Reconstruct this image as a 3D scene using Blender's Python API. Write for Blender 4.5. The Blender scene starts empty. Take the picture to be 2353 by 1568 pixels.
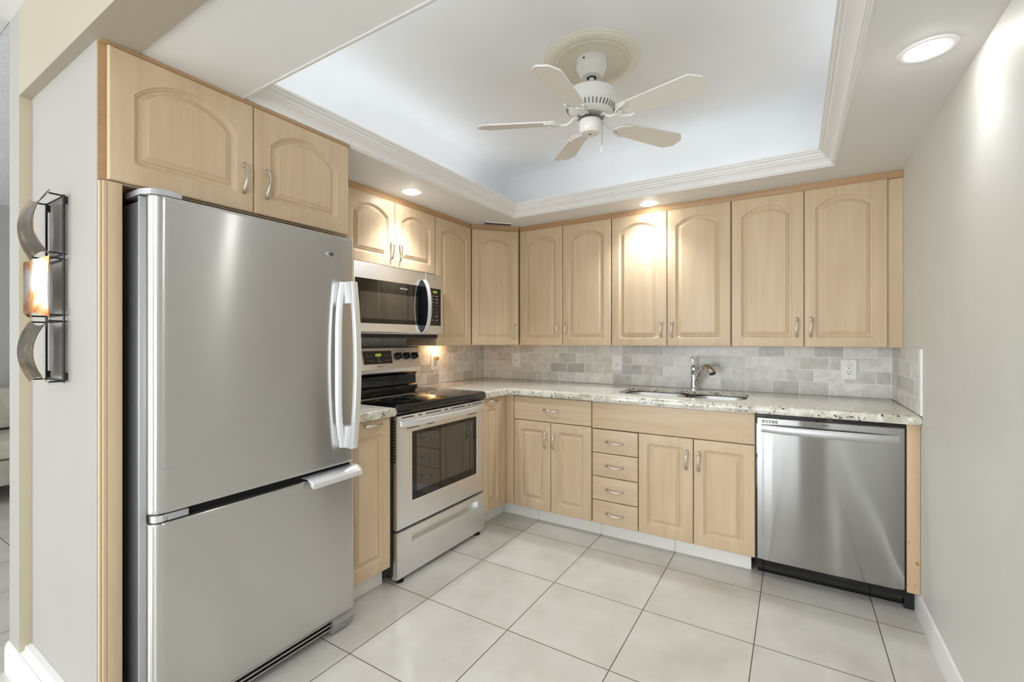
import bpy, bmesh, math, random
from math import sin, cos, pi, radians as R
from mathutils import Vector, Matrix
random.seed(7)
SC = bpy.context.scene
COL = SC.collection

# ------------------------------------------------------------------ camera, world, big lights, exposure
F_PX, W_PX = 1047.64, 2353.0
cam_d = bpy.data.cameras.new('camera'); cam = bpy.data.objects.new('camera', cam_d); COL.objects.link(cam)
cam_d.sensor_width = 36.0; cam_d.lens = 36.0 * F_PX / W_PX
cam_d.shift_y = -2.36 / W_PX; cam_d.clip_start = 0.05
cam.location = (0, 0, 1.264); cam.rotation_euler = (pi / 2, 0, 0.5543)
SC.camera = cam

wd = bpy.data.worlds.new('world'); SC.world = wd; wd.use_nodes = True
_nt = wd.node_tree; _bg = _nt.nodes['Background']
_sky = _nt.nodes.new('ShaderNodeTexSky'); _sky.sky_type = 'HOSEK_WILKIE'; _sky.turbidity = 4.0
_sky.sun_direction = (0.3, 0.75, 0.6)
_nt.links.new(_sky.outputs[0], _bg.inputs[0]); _bg.inputs[1].default_value = 0.6

SC.view_settings.view_transform = 'Standard'; SC.view_settings.look = 'None'
SC.view_settings.gamma = 1.0; SC.view_settings.use_curve_mapping = False
SC.view_settings.exposure = 0.29
SC.cycles.max_bounces = 10; SC.cycles.diffuse_bounces = 6; SC.cycles.glossy_bounces = 5
SC.cycles.sample_clamp_indirect = 6.0
SC.cycles.use_denoising = True

def area(name, loc, direction, sx, sy, watts, color, spread=180):   # sx runs along world x (or along y for a lamp that has no x extent)
    d = bpy.data.lights.new(name, 'AREA'); d.shape = 'RECTANGLE'; d.size = sx; d.size_y = sy
    if sx == 0.0: d.size, d.size_y = 1.9, 1.2
    d.energy = watts; d.color = color; d.spread = R(spread)
    o = bpy.data.objects.new(name, d); COL.objects.link(o); o.location = loc
    z = -Vector(direction).normalized(); x = Vector((1, 0, 0)) if abs(z.x) < 0.8 else Vector((0, 1, 0)); x = (x - z * x.dot(z)).normalized(); y = z.cross(x)
    o.rotation_euler = Matrix((x, y, z)).transposed().to_euler()
    return o
DAY = (0.90, 0.955, 1.0)
COOL = (0.86, 0.93, 1.0)
WARM = (0.91, 0.95, 1.0)
area('daylight_patio_door', (-1.48, -5.60, 1.1), (0, 1, 0), 2.85, 2.1, 128, DAY)
area('fill_side', (0.80, -2.0, 1.45), (-1, 0.25, 0), 0.0, 0.0, 62, DAY)  # added fill from the right for the surfaces facing +x
area('fill_living_room', (-4.3, -5.60, 1.2), (0, 1, 0.0), 2.4, 2.1, 230, DAY)  # added fill to brighten the living room
# strip lamps lying in the ceiling cove, behind the crown
area('cove_strip_back', (-0.62, 2.935, 2.205), (0, -0.25, 1), 1.35, 0.03, 0.62, COOL)
area('cove_strip_left', (-1.83, 1.75, 2.205), (0.25, 0, 1), 0.03, 1.55, 0.98, COOL)
area('cove_strip_right', (0.243, 1.75, 2.205), (-0.25, 0, 1), 0.03, 1.55, 0.98, COOL)
area('cove_strip_front', (-0.8, 0.85, 2.205), (0, 0.25, 1), 1.6, 0.03, 2.1, COOL)

area('fill_hall', (-0.8, -2.4, 2.46), (0, 0.2, -1), 1.2, 1.2, 7, (0.94, 0.97, 1.0))  # added overhead fill behind the camera, without a fixture

# ------------------------------------------------------------------ helpers
def finish(bm, name, mat=None, parent=None, loc=None, smooth=0.6, kind=None, mats=None):
    bmesh.ops.recalc_face_normals(bm, faces=bm.faces)
    for f in bm.faces: f.smooth = True
    for e in bm.edges:
        if len(e.link_faces) == 2:
            e.smooth = e.calc_face_angle(0) < smooth
    me = bpy.data.meshes.new(name); bm.to_mesh(me); bm.free()
    return link(me, name, mat, parent, loc, kind, mats)

def link(me, name, mat=None, parent=None, loc=None, kind=None, mats=None):
    o = bpy.data.objects.new(name, me); COL.objects.link(o)
    if mats:
        if not me.materials:
            for m in mats: me.materials.append(m)
    elif mat and not me.materials: me.materials.append(mat)
    if parent: o.parent = parent
    if loc is not None: o.location = loc
    if kind: o['kind'] = kind
    return o

def tag(o, label, cat, group=None):
    o['label'] = label; o['category'] = cat
    if group: o['group'] = group
    return o

def thing(name, label, cat, loc=(0, 0, 0), rz=0.0, group=None):
    o = bpy.data.objects.new(name, None); COL.objects.link(o); o.empty_display_size = 0.1
    o.location = loc; o.rotation_euler = (0, 0, rz)
    return tag(o, label, cat, group)

def box(bm, x0, x1, y0, y1, z0, z1, bev=0.0, seg=2, mi=0):
    vs = [bm.verts.new((x, y, z)) for z in (z0, z1) for y in (y0, y1) for x in (x0, x1)]
    fs = [bm.faces.new([vs[i] for i in q]) for q in ((0, 2, 3, 1), (4, 5, 7, 6), (0, 1, 5, 4), (2, 6, 7, 3), (0, 4, 6, 2), (1, 3, 7, 5))]
    for f in fs: f.material_index = mi
    if bev > 0:
        es = list({e for f in fs for e in f.edges})
        r = bmesh.ops.bevel(bm, geom=es, offset=bev, segments=seg, profile=0.5, affect='EDGES', clamp_overlap=True)
        for f in r['faces']: f.material_index = mi
    return fs

def bx(name, d, mat, parent=None, bev=0.0, kind=None):
    bm = bmesh.new(); box(bm, *d, bev=bev); return finish(bm, name, mat, parent, kind=kind)

def lathe(bm, prof, c=(0, 0, 0), seg=32, M=None, cap=True, mi=0):
    rings = []
    for r, z in prof:
        ring = []
        for k in range(seg):
            a = 2 * pi * k / seg
            v = Vector((r * cos(a), r * sin(a), z))
            if M: v = M @ v
            ring.append(bm.verts.new(v + Vector(c)))
        rings.append(ring)
    for A, B in zip(rings, rings[1:]):
        for k in range(seg):
            f = bm.faces.new((A[k], A[(k + 1) % seg], B[(k + 1) % seg], B[k])); f.material_index = mi
    if cap:
        for ring in (rings[0], rings[-1]):
            f = bm.faces.new(ring); f.material_index = mi

def skin_loops(bm, loops, cap0=True, cap1=True, closed=True, mi=0):
    rings = [[bm.verts.new(p) for p in L] for L in loops]
    n = len(rings[0])
    for A, B in zip(rings, rings[1:]):
        for k in range(n if closed else n - 1):
            f = bm.faces.new((A[k], A[(k + 1) % n], B[(k + 1) % n], B[k])); f.material_index = mi
    if cap0: bm.faces.new(rings[0]).material_index = mi
    if cap1: bm.faces.new(rings[-1]).material_index = mi
    return rings

def sweep(bm, pts, sec, up=(0, 0, 1), seg=10, cap=True):
    """sec(i, t) -> (half a, half b, twist); a along side, b along normal"""
    pts = [Vector(p) for p in pts]; n = len(pts); loops = []
    for i, p in enumerate(pts):
        d = (pts[min(i + 1, n - 1)] - pts[max(i - 1, 0)]).normalized()
        s = d.cross(Vector(up))
        if s.length < 1e-4: s = d.cross(Vector((0, 1, 0)))
        s.normalize(); u = s.cross(d).normalized()
        a, b, tw = sec(i, i / (n - 1))
        L = []
        for k in range(seg):
            q = 2 * pi * k / seg
            x, y = a * cos(q), b * sin(q)
            x, y = x * cos(tw) - y * sin(tw), x * sin(tw) + y * cos(tw)
            L.append(p + s * x + u * y)
        loops.append(L)
    skin_loops(bm, loops, cap, cap)

def rod(bm, pts, r, seg=8):
    sweep(bm, pts, lambda i, t: (r, r, 0), seg=seg)

def fill_between(bm, outer, inner):
    """planar fill between closed vert loops"""
    es = []
    for L in (outer, inner):
        if not L: continue
        n = len(L)
        for k in range(n):
            e = bm.edges.get((L[k], L[(k + 1) % n])) or bm.edges.new((L[k], L[(k + 1) % n]))
            es.append(e)
    bmesh.ops.triangle_fill(bm, edges=es, use_beauty=True, use_dissolve=False)

def rrect(x0, x1, z0, z1, r, n=5):
    P = []
    for cx, cz, a0 in ((x1 - r, z0 + r, -pi / 2), (x1 - r, z1 - r, 0), (x0 + r, z1 - r, pi / 2), (x0 + r, z0 + r, pi)):
        for k in range(n):
            a = a0 + (pi / 2) * k / (n - 1)
            P.append((cx + r * cos(a), cz + r * sin(a)))
    return P

def text_mesh(s, size, extrude=0.0004):
    cu = bpy.data.curves.new('lettering', 'FONT'); cu.body = s; cu.size = size; cu.extrude = extrude
    cu.align_x = 'CENTER'; cu.align_y = 'CENTER'
    o = bpy.data.objects.new('lettering', cu); COL.objects.link(o)
    bpy.context.view_layer.update()
    dg = bpy.context.evaluated_depsgraph_get()
    me = bpy.data.meshes.new_from_object(o.evaluated_get(dg))
    bpy.data.objects.remove(o)
    return me

# ------------------------------------------------------------------ materials
MATS = {}
def pmat(name, col, rough=0.5, metal=0.0, spec=0.5, coat=0.0, emit=None, estr=0.0, trans=0.0, ior=1.45):
    m = bpy.data.materials.new(name); m.use_nodes = True
    b = m.node_tree.nodes['Principled BSDF']
    b.inputs['Base Color'].default_value = (*col, 1); b.inputs['Roughness'].default_value = rough
    b.inputs['Metallic'].default_value = metal; b.inputs['Specular IOR Level'].default_value = spec
    b.inputs['Coat Weight'].default_value = coat; b.inputs['Coat Roughness'].default_value = 0.08
    b.inputs['Transmission Weight'].default_value = trans; b.inputs['IOR'].default_value = ior
    if emit: b.inputs['Emission Color'].default_value = (*emit, 1); b.inputs['Emission Strength'].default_value = estr
    MATS[name] = m
    return m
def nd(m, t, **kw):
    n = m.node_tree.nodes.new(t)
    for k, v in kw.items(): setattr(n, k, v)
    return n
def lk(m, a, b): m.node_tree.links.new(a, b)
def bsdf(m): return m.node_tree.nodes['Principled BSDF']
def noise(m, vec, scale, detail=4, rough=0.55):
    n = nd(m, 'ShaderNodeTexNoise'); n.inputs['Scale'].default_value = scale; n.inputs['Detail'].default_value = detail
    n.inputs['Roughness'].default_value = rough
    if vec: lk(m, vec, n.inputs['Vector'])
    return n.outputs[0]
def ramp(m, fac, stops):
    r = nd(m, 'ShaderNodeValToRGB'); el = r.color_ramp.elements
    while len(el) < len(stops): el.new(0.5)
    for e, (p, c) in zip(el, stops): e.position = p; e.color = (*c, 1)
    lk(m, fac, r.inputs[0]); return r.outputs[0]
def bump(m, h, strength, dist=0.01):
    b = nd(m, 'ShaderNodeBump'); b.inputs['Strength'].default_value = strength; b.inputs['Distance'].default_value = dist
    lk(m, h, b.inputs['Height']); lk(m, b.outputs[0], bsdf(m).inputs['Normal']); return b
def mathn(m, op, a, b=None):
    n = nd(m, 'ShaderNodeMath', operation=op)
    for i, v in enumerate((a, b)):
        if v is None: continue
        if isinstance(v, (int, float)): n.inputs[i].default_value = v
        else: lk(m, v, n.inputs[i])
    return n.outputs[0]
def mixc(m, fac, a, b, blend='MIX'):
    n = nd(m, 'ShaderNodeMix', data_type='RGBA', blend_type=blend)
    if isinstance(fac, (int, float)): n.inputs[0].default_value = fac
    else: lk(m, fac, n.inputs[0])
    for i, v in ((6, a), (7, b)):
        if isinstance(v, tuple): n.inputs[i].default_value = (*v, 1)
        else: lk(m, v, n.inputs[i])
    return n.outputs[2]

def wood(name, lo, hi, horizontal=False, rough=0.38):
    m = pmat(name, hi, rough, spec=0.45)
    tc = nd(m, 'ShaderNodeTexCoord'); oi = nd(m, 'ShaderNodeObjectInfo')
    mp = nd(m, 'ShaderNodeMapping')
    mp.inputs['Scale'].default_value = (2.0, 30, 30) if horizontal else (30, 30, 1.6)
    lk(m, tc.outputs['Object'], mp.inputs[0])
    add = nd(m, 'ShaderNodeVectorMath', operation='ADD'); lk(m, mp.outputs[0], add.inputs[0])
    sc = nd(m, 'ShaderNodeVectorMath', operation='SCALE'); sc.inputs[0].default_value = (37, 19, 53)
    lk(m, oi.outputs['Random'], sc.inputs['Scale']); lk(m, sc.outputs[0], add.inputs[1])
    n1 = noise(m, add.outputs[0], 1.0, 5, 0.6)
    mp2 = nd(m, 'ShaderNodeMapping'); mp2.inputs['Scale'].default_value = (1, 4, 4) if horizontal else (4, 4, 1)
    lk(m, tc.outputs['Object'], mp2.inputs[0])
    n2 = noise(m, mp2.outputs[0], 1.0, 3, 0.5)
    f = mathn(m, 'ADD', mathn(m, 'MULTIPLY', n1, 0.55), mathn(m, 'MULTIPLY', n2, 0.45))
    c = ramp(m, f, [(0.34, lo), (0.62, hi)])
    lk(m, c, bsdf(m).inputs['Base Color'])
    return m
LO, HI = (0.515, 0.38, 0.238), (0.615, 0.475, 0.318)
wood('wood_v', LO, HI)
wood('wood_h', LO, HI, True)
pmat('wood_plain', tuple((a + b) / 2 for a, b in zip(LO, HI)), 0.42)
wood('wood_rail', (0.37, 0.22, 0.105), (0.46, 0.285, 0.145), True)
pmat('wood_gap', (0.10, 0.045, 0.02), 0.8)

def paint(name, col, rough=0.6, grain=0.015, scale=220):
    m = pmat(name, col, rough, spec=0.3)
    g = nd(m, 'ShaderNodeNewGeometry')
    n = noise(m, g.outputs['Position'], 2.5, 3)
    d = tuple(c * 0.965 for c in col)
    lk(m, ramp(m, n, [(0.35, d), (0.65, col)]), bsdf(m).inputs['Base Color'])
    if grain: bump(m, noise(m, g.outputs['Position'], scale, 2), grain, 0.002)
    return m
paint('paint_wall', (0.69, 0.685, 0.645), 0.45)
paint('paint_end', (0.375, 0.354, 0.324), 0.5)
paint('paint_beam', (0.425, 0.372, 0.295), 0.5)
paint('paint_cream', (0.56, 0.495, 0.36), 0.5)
paint('paint_soffit', (0.79, 0.785, 0.77), 0.55)
paint('paint_tray', (0.86, 0.865, 0.87), 0.7)
paint('paint_trim', (0.83, 0.82, 0.80), 0.35, 0)
paint('paint_far', (0.40, 0.395, 0.375), 0.6)
paint('popcorn', (0.78, 0.79, 0.81), 0.9, 1.0, 60)

# floor tile: 46 cm porcelain with a thin brown grout
m = pmat('floor_tile', (0.74, 0.71, 0.655), 0.13, spec=0.5)
g = nd(m, 'ShaderNodeNewGeometry'); sx = nd(m, 'ShaderNodeSeparateXYZ'); lk(m, g.outputs['Position'], sx.inputs[0])
def gridline(out, org, pitch, half):
    u = mathn(m, 'DIVIDE', mathn(m, 'SUBTRACT', out, org - 40 * pitch), pitch)
    fr = mathn(m, 'FRACT', u)
    d = mathn(m, 'MULTIPLY', mathn(m, 'MINIMUM', fr, mathn(m, 'SUBTRACT', 1.0, fr)), pitch)
    return d, mathn(m, 'FLOOR', u)
dx, ix = gridline(sx.outputs[0], -1.5225, 0.46, 0); dy, iy = gridline(sx.outputs[1], 1.2174, 0.46, 0)
dm = mathn(m, 'MINIMUM', dx, dy)
grout = nd(m, 'ShaderNodeMapRange'); grout.inputs[1].default_value = 0.0016; grout.inputs[2].default_value = 0.0025
grout.inputs[3].default_value = 1.0; grout.inputs[4].default_value = 0.0; lk(m, dm, grout.inputs[0])
cell = nd(m, 'ShaderNodeCombineXYZ'); lk(m, ix, cell.inputs[0]); lk(m, iy, cell.inputs[1])
wn = nd(m, 'ShaderNodeTexWhiteNoise', noise_dimensions='3D'); lk(m, cell.outputs[0], wn.inputs['Vector'])
off = nd(m, 'ShaderNodeVectorMath', operation='ADD'); lk(m, g.outputs['Position'], off.inputs[0])
ofs = nd(m, 'ShaderNodeVectorMath', operation='SCALE'); lk(m, wn.outputs['Color'], ofs.inputs[0]); ofs.inputs['Scale'].default_value = 9.0
lk(m, ofs.outputs[0], off.inputs[1])
cl = noise(m, off.outputs[0], 4.0, 4, 0.55)
tile_c = ramp(m, cl, [(0.30, (0.53, 0.505, 0.455)), (0.52, (0.595, 0.575, 0.53)), (0.75, (0.645, 0.63, 0.59))])
lk(m, mixc(m, grout.outputs[0], tile_c, (0.13, 0.098, 0.066)), bsdf(m).inputs['Base Color'])
rr = nd(m, 'ShaderNodeMapRange'); rr.inputs[3].default_value = 0.12; rr.inputs[4].default_value = 0.8; lk(m, grout.outputs[0], rr.inputs[0])
lk(m, rr.outputs[0], bsdf(m).inputs['Roughness'])
bh = nd(m, 'ShaderNodeMapRange'); bh.inputs[1].default_value = 0.001; bh.inputs[2].default_value = 0.004; lk(m, dm, bh.inputs[0])
bump(m, bh.outputs[0], 0.35, 0.002)

def steel(name, tangent, rough=0.30, aniso=0.85, col=(0.60, 0.595, 0.58), wav=0.0):
    m = pmat(name, col, rough, metal=1.0)
    b = bsdf(m); b.inputs['Anisotropic'].default_value = aniso
    c = nd(m, 'ShaderNodeCombineXYZ')
    for i in range(3): c.inputs[i].default_value = tangent[i]
    lk(m, c.outputs[0], b.inputs['Tangent'])
    g = nd(m, 'ShaderNodeNewGeometry')
    mp = nd(m, 'ShaderNodeMapping')
    mp.inputs['Scale'].default_value = tuple(3 if abs(t) > 0.5 else 500 for t in tangent) if abs(tangent[2]) < 0.5 else (3, 3, 500)
    lk(m, g.outputs['Position'], mp.inputs[0])
    n = noise(m, mp.outputs[0], 1.0, 2)
    r = nd(m, 'ShaderNodeMapRange'); r.inputs[3].default_value = rough - 0.008; r.inputs[4].default_value = rough + 0.008
    lk(m, n, r.inputs[0]); lk(m, r.outputs[0], b.inputs['Roughness'])
    if wav:
        mp2 = nd(m, 'ShaderNodeMapping'); mp2.inputs['Scale'].default_value = (1.5, 1.5, 3.0); lk(m, g.outputs['Position'], mp2.inputs[0])
        bump(m, noise(m, mp2.outputs[0], 1.0, 1), wav, 0.02)
    return m
steel('steel_y', (0, 0, 1), 0.20, 1.0, wav=0.05)       # brushed along y (left wall appliances)
steel('steel_x', (0, 0, 1), 0.10, 1.0, (0.38, 0.375, 0.365), wav=0.004)   # brushed along x (dishwasher)
steel('steel_light', (0, 0, 1), 0.33, 0.8, (0.84, 0.85, 0.86))
steel('steel_flat', (0, 0, 1), 0.28, 0.5, (0.66, 0.655, 0.64))
pmat('steel_soft', (0.60, 0.60, 0.595), 0.32, 1.0)
pmat('handle_silver', (0.80, 0.81, 0.83), 0.38, 0.65)
pmat('bar_steel', (0.56, 0.56, 0.56), 0.45, 0.8)
pmat('nickel', (0.70, 0.67, 0.62), 0.16, 1.0)
pmat('chrome', (0.80, 0.80, 0.81), 0.05, 1.0)
pmat('black_gloss', (0.006, 0.006, 0.007), 0.06, spec=0.6)
pmat('black_glass', (0.004, 0.004, 0.004), 0.03, spec=0.8)
pmat('black_plastic', (0.012, 0.012, 0.013), 0.35)
pmat('window_tint', (0.022, 0.021, 0.020), 0.03, spec=0.5, ior=2.1)
pmat('dark_void', (0.003, 0.003, 0.003), 0.9)
pmat('case_grey', (0.10, 0.10, 0.105), 0.4, 0.3)
pmat('grey_plastic', (0.30, 0.29, 0.275), 0.4)
pmat('hinge_grey', (0.42, 0.43, 0.44), 0.4, 0.4)
pmat('white_plastic', (0.88, 0.88, 0.88), 0.28)
pmat('white_gloss', (0.80, 0.79, 0.75), 0.22, coat=0.3)
pmat('blade_paint', (0.78, 0.75, 0.69), 0.4)
pmat('medallion_cream', (0.76, 0.715, 0.60), 0.4)
pmat('print_white', (0.75, 0.75, 0.75), 0.5)
pmat('print_grey', (0.16, 0.16, 0.16), 0.5)
pmat('slot_black', (0.02, 0.02, 0.02), 0.6)
pmat('wire_black', (0.012, 0.012, 0.014), 0.35)
pmat('led_green', (0.01, 0.02, 0.0), 0.5, emit=(0.55, 0.85, 0.08), estr=1.1)
pmat('lamp_lens', (0.9, 0.9, 0.88), 0.4, emit=(1.0, 0.985, 0.95), estr=50)
pmat('night_glass', (0.95, 0.85, 0.7), 0.3, emit=(1.0, 0.72, 0.40), estr=5.0)
pmat('brass', (0.62, 0.45, 0.22), 0.3, 0.7)
pmat('grout', (0.88, 0.875, 0.85), 0.7)
pmat('glass', (1, 1, 1), 0.0, trans=1.0, ior=1.05)
pmat('gold_label', (0.55, 0.35, 0.10), 0.4)

m = pmat('sofa_fabric', (0.44, 0.40, 0.33), 0.8)
tc = nd(m, 'ShaderNodeTexCoord'); lk(m, ramp(m, noise(m, tc.outputs['Object'], 7, 3), [(0.4, (0.40, 0.36, 0.30)), (0.6, (0.48, 0.44, 0.37))]), bsdf(m).inputs['Base Color'])

m = pmat('blind_fabric', (0.80, 0.80, 0.80), 0.6)
_b = bsdf(m); _o = m.node_tree.nodes['Material Output']; _t = nd(m, 'ShaderNodeBsdfTranslucent'); _t.inputs[0].default_value = (0.8, 0.8, 0.8, 1)
_mx = nd(m, 'ShaderNodeMixShader'); _mx.inputs[0].default_value = 0.5; lk(m, _b.outputs[0], _mx.inputs[1]); lk(m, _t.outputs[0], _mx.inputs[2]); lk(m, _mx.outputs[0], _o.inputs[0])

# marble brick tile: per tile tone lives in a colour attribute, veins in noise
m = pmat('marble_tile', (0.6, 0.58, 0.53), 0.32)
at = nd(m, 'ShaderNodeVertexColor', layer_name='tone')
g = nd(m, 'ShaderNodeNewGeometry'); ad = nd(m, 'ShaderNodeVectorMath', operation='ADD'); lk(m, g.outputs['Position'], ad.inputs[0])
s3 = nd(m, 'ShaderNodeVectorMath', operation='SCALE'); lk(m, at.outputs['Color'], s3.inputs[0]); s3.inputs['Scale'].default_value = 40.0; lk(m, s3.outputs[0], ad.inputs[1])
n1 = noise(m, ad.outputs[0], 11, 6, 0.6)
vein = ramp(m, n1, [(0.38, (0.90, 0.885, 0.86)), (0.5, (1, 1, 1)), (0.56, (1.10, 1.10, 1.10)), (0.62, (0.97, 0.965, 0.955))])
lk(m, mixc(m, 1.0, at.outputs['Color'], vein, 'MULTIPLY'), bsdf(m).inputs['Base Color'])
bump(m, noise(m, g.outputs['Position'], 60, 3), 0.12, 0.002)

# granite: cream with grey clouds and black flecks
m = pmat('granite', (0.6, 0.58, 0.5), 0.14)
g = nd(m, 'ShaderNodeNewGeometry'); P = g.outputs['Position']
c1 = ramp(m, noise(m, P, 13, 7, 0.66), [(0.30, (0.30, 0.275, 0.21)), (0.42, (0.49, 0.455, 0.36)), (0.52, (0.64, 0.61, 0.51)), (0.68, (0.80, 0.785, 0.72))])
nz = noise(m, P, 11, 3)
fl = mathn(m, 'MULTIPLY', mathn(m, 'GREATER_THAN', noise(m, P, 85, 3, 0.6), 0.605), mathn(m, 'GREATER_THAN', nz, 0.50))
wf = mathn(m, 'MULTIPLY', mathn(m, 'GREATER_THAN', noise(m, P, 30, 4, 0.6), 0.60), 0.7)
c2 = mixc(m, wf, c1, (0.84, 0.84, 0.82)); c3 = mixc(m, fl, c2, (0.025, 0.025, 0.028))
# polished top: grazing sheen painted as even cream, bump reduced; chiselled edge stays rough
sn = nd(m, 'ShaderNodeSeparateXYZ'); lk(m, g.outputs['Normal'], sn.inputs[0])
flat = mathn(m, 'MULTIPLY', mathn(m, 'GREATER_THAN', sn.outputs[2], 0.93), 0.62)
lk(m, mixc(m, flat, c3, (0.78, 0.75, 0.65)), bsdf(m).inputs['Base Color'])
bmp = bump(m, noise(m, P, 38, 4), 0.3, 0.004)
lk(m, mathn(m, 'SUBTRACT', 0.32, mathn(m, 'MULTIPLY', flat, 0.5)), bmp.inputs['Strength'])
bsdf(m).inputs['Coat Weight'].default_value = 0.5

# bronze art metal
m = pmat('bronze', (0.3, 0.2, 0.1), 0.22, 1.0)
tc = nd(m, 'ShaderNodeTexCoord'); mp = nd(m, 'ShaderNodeMapping'); mp.inputs['Scale'].default_value = (18, 9, 11); lk(m, tc.outputs['Object'], mp.inputs[0])
lk(m, ramp(m, noise(m, mp.outputs[0], 1.0, 4), [(0.40, (0.15, 0.115, 0.085)), (0.53, (0.25, 0.18, 0.115)), (0.66, (0.62, 0.46, 0.27))]), bsdf(m).inputs['Base Color'])
m = pmat('copper', (0.6, 0.3, 0.12), 0.24, 1.0)
tc = nd(m, 'ShaderNodeTexCoord'); mp = nd(m, 'ShaderNodeMapping'); mp.inputs['Scale'].default_value = (14, 6, 10); lk(m, tc.outputs['Object'], mp.inputs[0])
lk(m, ramp(m, noise(m, mp.outputs[0], 1.0, 4), [(0.42, (0.36, 0.13, 0.04)), (0.50, (0.55, 0.26, 0.11)), (0.58, (0.50, 0.47, 0.45))]), bsdf(m).inputs['Base Color'])
M = MATS

# ------------------------------------------------------------------ room shell
XR, YB, XL, ZS, ZT, ZL = 0.49, 3.415, -2.416, 2.165, 2.52, 2.48
def struct(name, dims, mat): return bx(name, dims, M[mat], kind='structure')
struct('floor', (-6.15, 0.59, -5.3, 4.6, -0.10, 0.0), 'floor_tile')
bm = bmesh.new()
for d in ((-5.3, -3.0, 0, 2.7), (-1.0, YB + 0.12, 0, 2.7), (-3.0, -1.0, 0, 0.85), (-3.0, -1.0, 2.05, 2.7)): box(bm, XR, XR + 0.12, *d)
finish(bm, 'wall_right', M['paint_wall'], kind='structure')
bm = bmesh.new()
for d in ((-3.0, -2.95, 0.85, 2.05), (-1.05, -1.0, 0.85, 2.05), (-2.03, -1.97, 0.85, 2.05), (-3.0, -1.0, 0.85, 0.90), (-3.0, -1.0, 2.0, 2.05)): box(bm, XR + 0.03, XR + 0.09, *d)
finish(bm, 'window_3', M['white_plastic'], kind='structure')  # unseen window frame, added around the side fill light
struct('wall_back', (XL, XR, YB, YB + 0.12, 0, 2.7), 'paint_wall')
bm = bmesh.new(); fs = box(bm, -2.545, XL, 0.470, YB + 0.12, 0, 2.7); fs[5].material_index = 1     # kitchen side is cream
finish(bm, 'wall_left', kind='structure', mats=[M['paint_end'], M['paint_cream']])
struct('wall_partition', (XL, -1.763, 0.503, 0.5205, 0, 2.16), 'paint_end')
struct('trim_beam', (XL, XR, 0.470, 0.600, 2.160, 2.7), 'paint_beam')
struct('wall_living_far', (-6.15, -6.05, -5.3, 4.6, 0, 2.7), 'paint_far')
struct('wall_living_end', (-6.05, -2.545, 4.5, 4.6, 0, 2.7), 'paint_far')
struct('ceiling_living', (-6.05, -2.545, 0.472, 4.5, ZL, 2.7), 'popcorn')
struct('ceiling_hall', (-6.05, XR, -5.3, 0.470, ZL, 2.7), 'paint_trim')
# wall behind the camera with the patio door and an added opening
bm = bmesh.new()
for d in ((-6.05, -5.5, 0, 2.48), (-5.5, -3.1, 2.15, 2.48), (-3.1, -2.95, 0, 2.48), (-2.95, -0.03, 2.15, 2.48), (-0.03, 0.49, 0, 2.48)):
    box(bm, d[0], d[1], -5.3, -5.2, d[2], d[3])
finish(bm, 'wall_front', M['paint_far'], kind='structure')
for n, (a, b) in enumerate(((-2.95, -0.03), (-5.5, -3.1)), 1):  # second opening is added to let fill light into the living room
    bm = bmesh.new()
    for d in ((a, a + 0.05, 0, 2.15), (b - 0.05, b, 0, 2.15), ((a + b) / 2 - 0.04, (a + b) / 2 + 0.04, 0, 2.15), (a, b, 0, 0.06), (a, b, 2.09, 2.15)):
        box(bm, d[0], d[1], -5.28, -5.22, d[2], d[3])
    w = finish(bm, 'window_%d' % n, M['white_plastic'], kind='structure')

# soffit ring and ceiling tray with rounded cove
OX0, OX1, OY0, OY1 = -1.768, 0.181, 0.914, 2.877
def rect(d, z):  # d > 0 grows the opening
    return [(OX0 - d, OY0 - d, z), (OX1 + d, OY0 - d, z), (OX1 + d, OY1 + d, z), (OX0 - d, OY1 + d, z)]
bm = bmesh.new()
outer = [(XL, 0.600, ZS), (XR, 0.600, ZS), (XR, YB, ZS), (XL, YB, ZS)]
r_ = skin_loops(bm, [[(x, y, 2.195) for x, y, z in outer], outer, rect(0, ZS), rect(0, 2.195), [(x, y, 2.195) for x, y, z in outer]], False, False)
finish(bm, 'ceiling', M['paint_soffit'], kind='structure', smooth=0.3)
bm = bmesh.new()
loops = [rect(0.0, 2.197), rect(0.145, 2.197), rect(0.145, 2.37)]
for k in range(1, 9):
    a = (pi / 2) * k / 8
    loops.append(rect(0.145 - 0.15 * (1 - cos(a)), 2.37 + 0.15 * sin(a)))
skin_loops(bm, loops, False, True)
finish(bm, 'ceiling_tray', M['paint_tray'], kind='structure', smooth=0.5)
# crown moulding round the opening
bm = bmesh.new()
prof = [(-0.003, 2.1648), (-0.003, 2.1635), (0.003, 2.1630), (0.005, 2.1655), (0.010, 2.1655), (0.012, 2.170), (0.016, 2.171), (0.020, 2.180),
        (0.027, 2.190), (0.036, 2.199), (0.046, 2.205), (0.047, 2.210), (0.053, 2.213), (0.057, 2.220), (0.058, 2.225), (0.064, 2.226),
        (0.068, 2.230), (0.070, 2.236), (0.075, 2.237), (0.076, 2.247), (0.068, 2.247), (0.0, 2.190), (0.0, 2.1645)]
skin_loops(bm, [rect(-p, z) for p, z in prof], False, False)
finish(bm, 'trim_crown', M['paint_trim'], kind='structure', smooth=0.35)

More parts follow.
